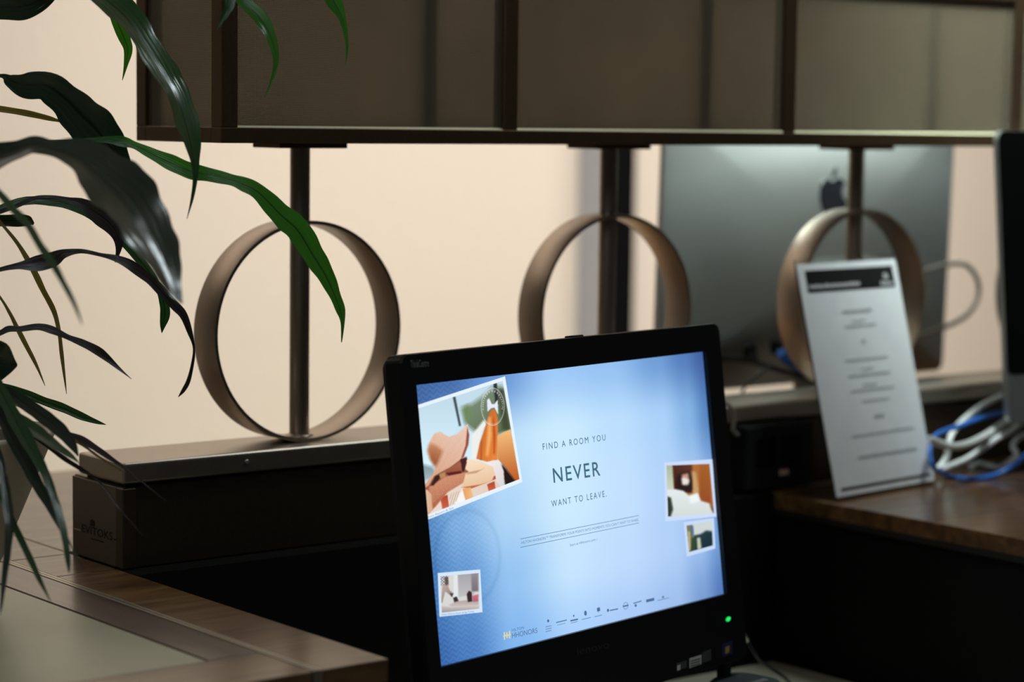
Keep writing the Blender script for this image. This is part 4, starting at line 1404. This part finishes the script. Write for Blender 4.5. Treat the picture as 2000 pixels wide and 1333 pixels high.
SX0 = -92
LV = [
    # broad leaf across the top left corner
    ([(SX0, -60, 16), (-50, 5, 34), (-10, 12, 46), (30, 14, 50), (62, 8, 46), (92, -10, 34), (140, -46, 10)], 'leaf_dark', 2.35, 2.38, -20),
    # glossy arching leaf
    ([(SX0, -150, 18), (20, -80, 30), (120, -48, 40), (180, -22, 46), (215, 3, 50), (251, 36, 50), (287, 88, 50), (321, 143, 48), (346, 187, 45), (363, 236, 44), (374, 284, 29), (381, 335, 13), (377, 378, 7), (365, 428, 1)], 'leaf', 2.34, 2.28, 54),
    ([(SX0, -160, 14), (40, -70, 18), (170, -30, 20), (215, 5, 20), (228, 40, 22), (243, 75, 22), (250, 97, 17), (246, 125, 9), (239, 157, 1)], 'leaf_bright', 2.36, 2.44, 10),
    ([(SX0, -170, 14), (60, -110, 22), (180, -50, 26), (236, -8, 26), (263, 17, 1)], 'leaf', 2.36, 2.46, 10),
    # broad dark leaf
    ([(SX0, 170, 8), (-40, 152, 8), (3, 148, 8), (20, 157, 28), (47, 166, 48), (90, 168, 58), (130, 196, 66), (160, 226, 78), (190, 256, 82), (215, 288, 70), (238, 322, 42), (256, 352, 4)], 'leaf_dark', 2.36, 2.36, -22),
    ([(SX0, 215, 10), (-40, 209, 12), (0, 213, 12), (50, 221, 12), (90, 230, 10), (120, 238, 4), (150, 248, 1)], 'leaf_olive', 2.36, 2.42, 10),
    # long leaf reaching over the first ring
    ([(SX0, 330, 12), (0, 292, 10), (60, 280, 9), (100, 277, 8), (150, 276, 9), (205, 273, 13), (240, 277, 21), (263, 284, 15), (290, 297, 20), (330, 316, 29), (371, 334, 31), (405, 341, 28), (449, 351, 23), (475, 360, 28), (505, 376, 33), (550, 421, 45), (581, 449, 48), (612, 499, 42), (636, 538, 33), (652, 573, 23), (664, 604, 19), (669, 630, 9), (667, 669, 2)], 'leaf_bright', 2.34, 2.36, 0, .18, .05, 0, 22),
    # large near leaf
    ([(SX0, 345, 24), (-40, 322, 44), (0, 307, 50), (34, 296, 38), (66, 284, 36), (100, 291, 30), (135, 300, 50), (170, 318, 82), (206, 350, 104), (243, 387, 112), (276, 432, 108), (303, 482, 80), (322, 525, 58), (337, 560, 36), (348, 580, 16), (356, 594, 2)], 'leaf_dark', 2.16, 2.05, 53),
    ([(SX0, 450, 10), (-40, 430, 10), (0, 414, 9), (34, 402, 9), (68, 387, 8), (100, 386, 9), (135, 391, 11), (160, 399, 22), (190, 417, 35), (215, 437, 36), (230, 460, 24), (232, 485, 13), (225, 513, 2)], 'leaf_plum', 2.36, 2.38, 0),
    ([(SX0, 300, 12), (-40, 345, 13), (0, 380, 14), (27, 412, 14), (54, 441, 15), (78, 480, 15), (98, 510, 15), (118, 544, 13), (142, 588, 9), (160, 634, 2)], 'leaf', 2.12, 1.96, 52),
    ([(SX0, 432, 18), (-40, 431, 20), (0, 431, 22), (30, 431, 23), (52, 431, 22), (60, 434, 13), (66, 438, 4)], 'leaf_dark', 2.36, 2.44, -10),
    ([(SX0, 330, 6), (-40, 385, 6), (7, 442, 6), (30, 470, 7), (47, 496, 9), (68, 534, 12), (84, 567, 11), (105, 608, 10), (115, 648, 8), (120, 689, 8), (124, 722, 6), (130, 770, 1)], 'leaf_olive', 2.36, 2.43, 20),
    # dark arching leaf passing under the near one
    ([(SX0, 560, 10), (-40, 540, 9), (0, 527, 9), (34, 520, 13), (68, 516, 28), (101, 508, 30), (125, 496, 17), (159, 491, 9), (196, 498, 8), (226, 505, 13), (253, 517, 21), (280, 537, 20), (300, 553, 20), (338, 594, 18), (358, 616, 16), (371, 650, 10), (379, 680, 5), (376, 711, 6), (368, 744, 8), (358, 763, 8), (348, 776, 1)], 'leaf_plum', 2.35, 2.36, 10),
    ([(SX0, 470, 14), (20, 400, 16), (110, 395, 18), (180, 420, 20), (240, 470, 20), (290, 530, 17), (312, 568, 14), (321, 597, 19), (322, 616, 19), (318, 636, 11), (316, 651, 1)], 'leaf', 2.38, 2.44, 10),
    ([(SX0, 480, 5), (-40, 530, 5), (0, 581, 5), (20, 614, 7), (32, 638, 9), (51, 675, 9), (71, 714, 6), (88, 754, 1)], 'leaf_olive', 2.36, 2.42, 15),
    ([(SX0, 690, 10), (-40, 668, 10), (0, 651, 10), (17, 643, 13), (40, 643, 11), (74, 639, 14), (101, 645, 16), (135, 660, 11), (162, 671, 15), (189, 685, 17), (209, 700, 14), (233, 721, 6), (257, 741, 1)], 'leaf_plum', 2.35, 2.36, 15),
    ([(SX0, 690, 30), (-50, 698, 70), (-15, 702, 92), (6, 708, 74), (22, 712, 38), (34, 714, 4)], 'leaf_dark', 2.34, 2.30, -30),
    # lower fan
    ([(SX0, 735, 10), (-30, 746, 9), (14, 756, 10), (47, 768, 15), (83, 783, 16), (122, 797, 17), (158, 813, 15), (187, 824, 9), (207, 830, 1)], 'leaf', 2.35, 2.42, 5),
    ([(SX0, 738, 10), (-20, 752, 10), (40, 772, 9), (58, 784, 9), (86, 804, 10), (112, 830, 12), (130, 846, 8), (158, 858, 13), (187, 876, 12), (216, 896, 9), (248, 918, 5), (290, 952, 3), (324, 979, 1)], 'leaf_plum', 2.34, 2.26, 15),
    ([(SX0, 760, 8), (0, 775, 8), (70, 812, 7), (130, 852, 5), (166, 873, 5), (194, 894, 5), (240, 922, 2)], 'leaf_olive', 2.33, 2.28, 15),
    ([(SX0, 742, 12), (-30, 752, 16), (14, 766, 18), (50, 790, 26), (86, 815, 29), (118, 842, 27), (140, 868, 18), (153, 892, 3)], 'leaf_dark', 2.32, 2.20, 20),
    ([(SX0, 765, 18), (-30, 785, 26), (0, 800, 30), (30, 818, 27), (72, 845, 23), (110, 872, 17), (140, 893, 9), (157, 907, 1)], 'leaf', 2.32, 2.18, 48),
    ([(SX0, 640, 14), (-40, 700, 18), (-10, 745, 22), (12, 785, 26), (35, 830, 29), (60, 875, 25), (86, 922, 18), (104, 970, 15), (119, 1017, 14), (128, 1060, 13), (133, 1100, 10), (135, 1120, 2)], 'leaf', 2.28, 2.12, 30),
    ([(SX0, 720, 12), (-40, 765, 18), (5, 820, 23), (25, 860, 25), (47, 898, 25), (72, 945, 23), (97, 990, 15), (116, 1030, 7), (130, 1050, 4), (148, 1082, 3), (166, 1116, 1)], 'leaf_dark', 2.30, 2.14, 10),
    ([(SX0, 740, 8), (-40, 810, 10), (-5, 880, 12), (5, 920, 16), (14, 985, 20), (18, 1030, 17), (14, 1080, 14), (8, 1130, 11), (3, 1180, 6), (0, 1202, 1)], 'leaf_dark', 2.28, 2.10, 10),
    ([(SX0, 760, 8), (-40, 870, 10), (-5, 950, 12), (20, 1010, 13), (36, 1045, 14), (60, 1095, 13), (78, 1135, 9), (100, 1178, 1)], 'leaf', 2.30, 2.12, 15),
    ([(SX0, 770, 6), (0, 810, 6), (80, 864, 6), (122, 894, 9), (152, 913, 9), (175, 927, 5), (200, 948, 4), (234, 994, 3), (278, 1046, 1)], 'leaf_plum', 2.33, 2.22, 10),
    # tips hanging in from above the frame
    ([(SX0, -210, 14), (80, -260, 22), (300, -230, 26), (410, -120, 24), (446, -40, 20), (449, 4, 20), (441, 26, 14), (432, 43, 7), (424, 58, 1)], 'leaf', 2.34, 2.26, 15),
    ([(SX0, -190, 14), (100, -210, 22), (300, -150, 26), (420, -60, 24), (470, -2, 22), (505, 32, 27), (525, 63, 22), (537, 100, 15), (538, 128, 10), (528, 164, 5), (516, 191, 1)], 'leaf_bright', 2.34, 2.32, 25),
    ([(SX0, -220, 14), (120, -330, 24), (400, -320, 30), (570, -170, 32), (630, -50, 34), (651, 0, 31), (663, 22, 22), (669, 38, 14), (675, 64, 9), (678, 94, 6), (675, 128, 1)], 'leaf_bright', 2.34, 2.34, 10),
]
for i, a in enumerate(LV):
    leaf(*a[:5], *(a[5:7] if len(a) > 6 else ()), **({'seed': i, 'phi1': a[8]} if len(a) > 8 else {'seed': i}))
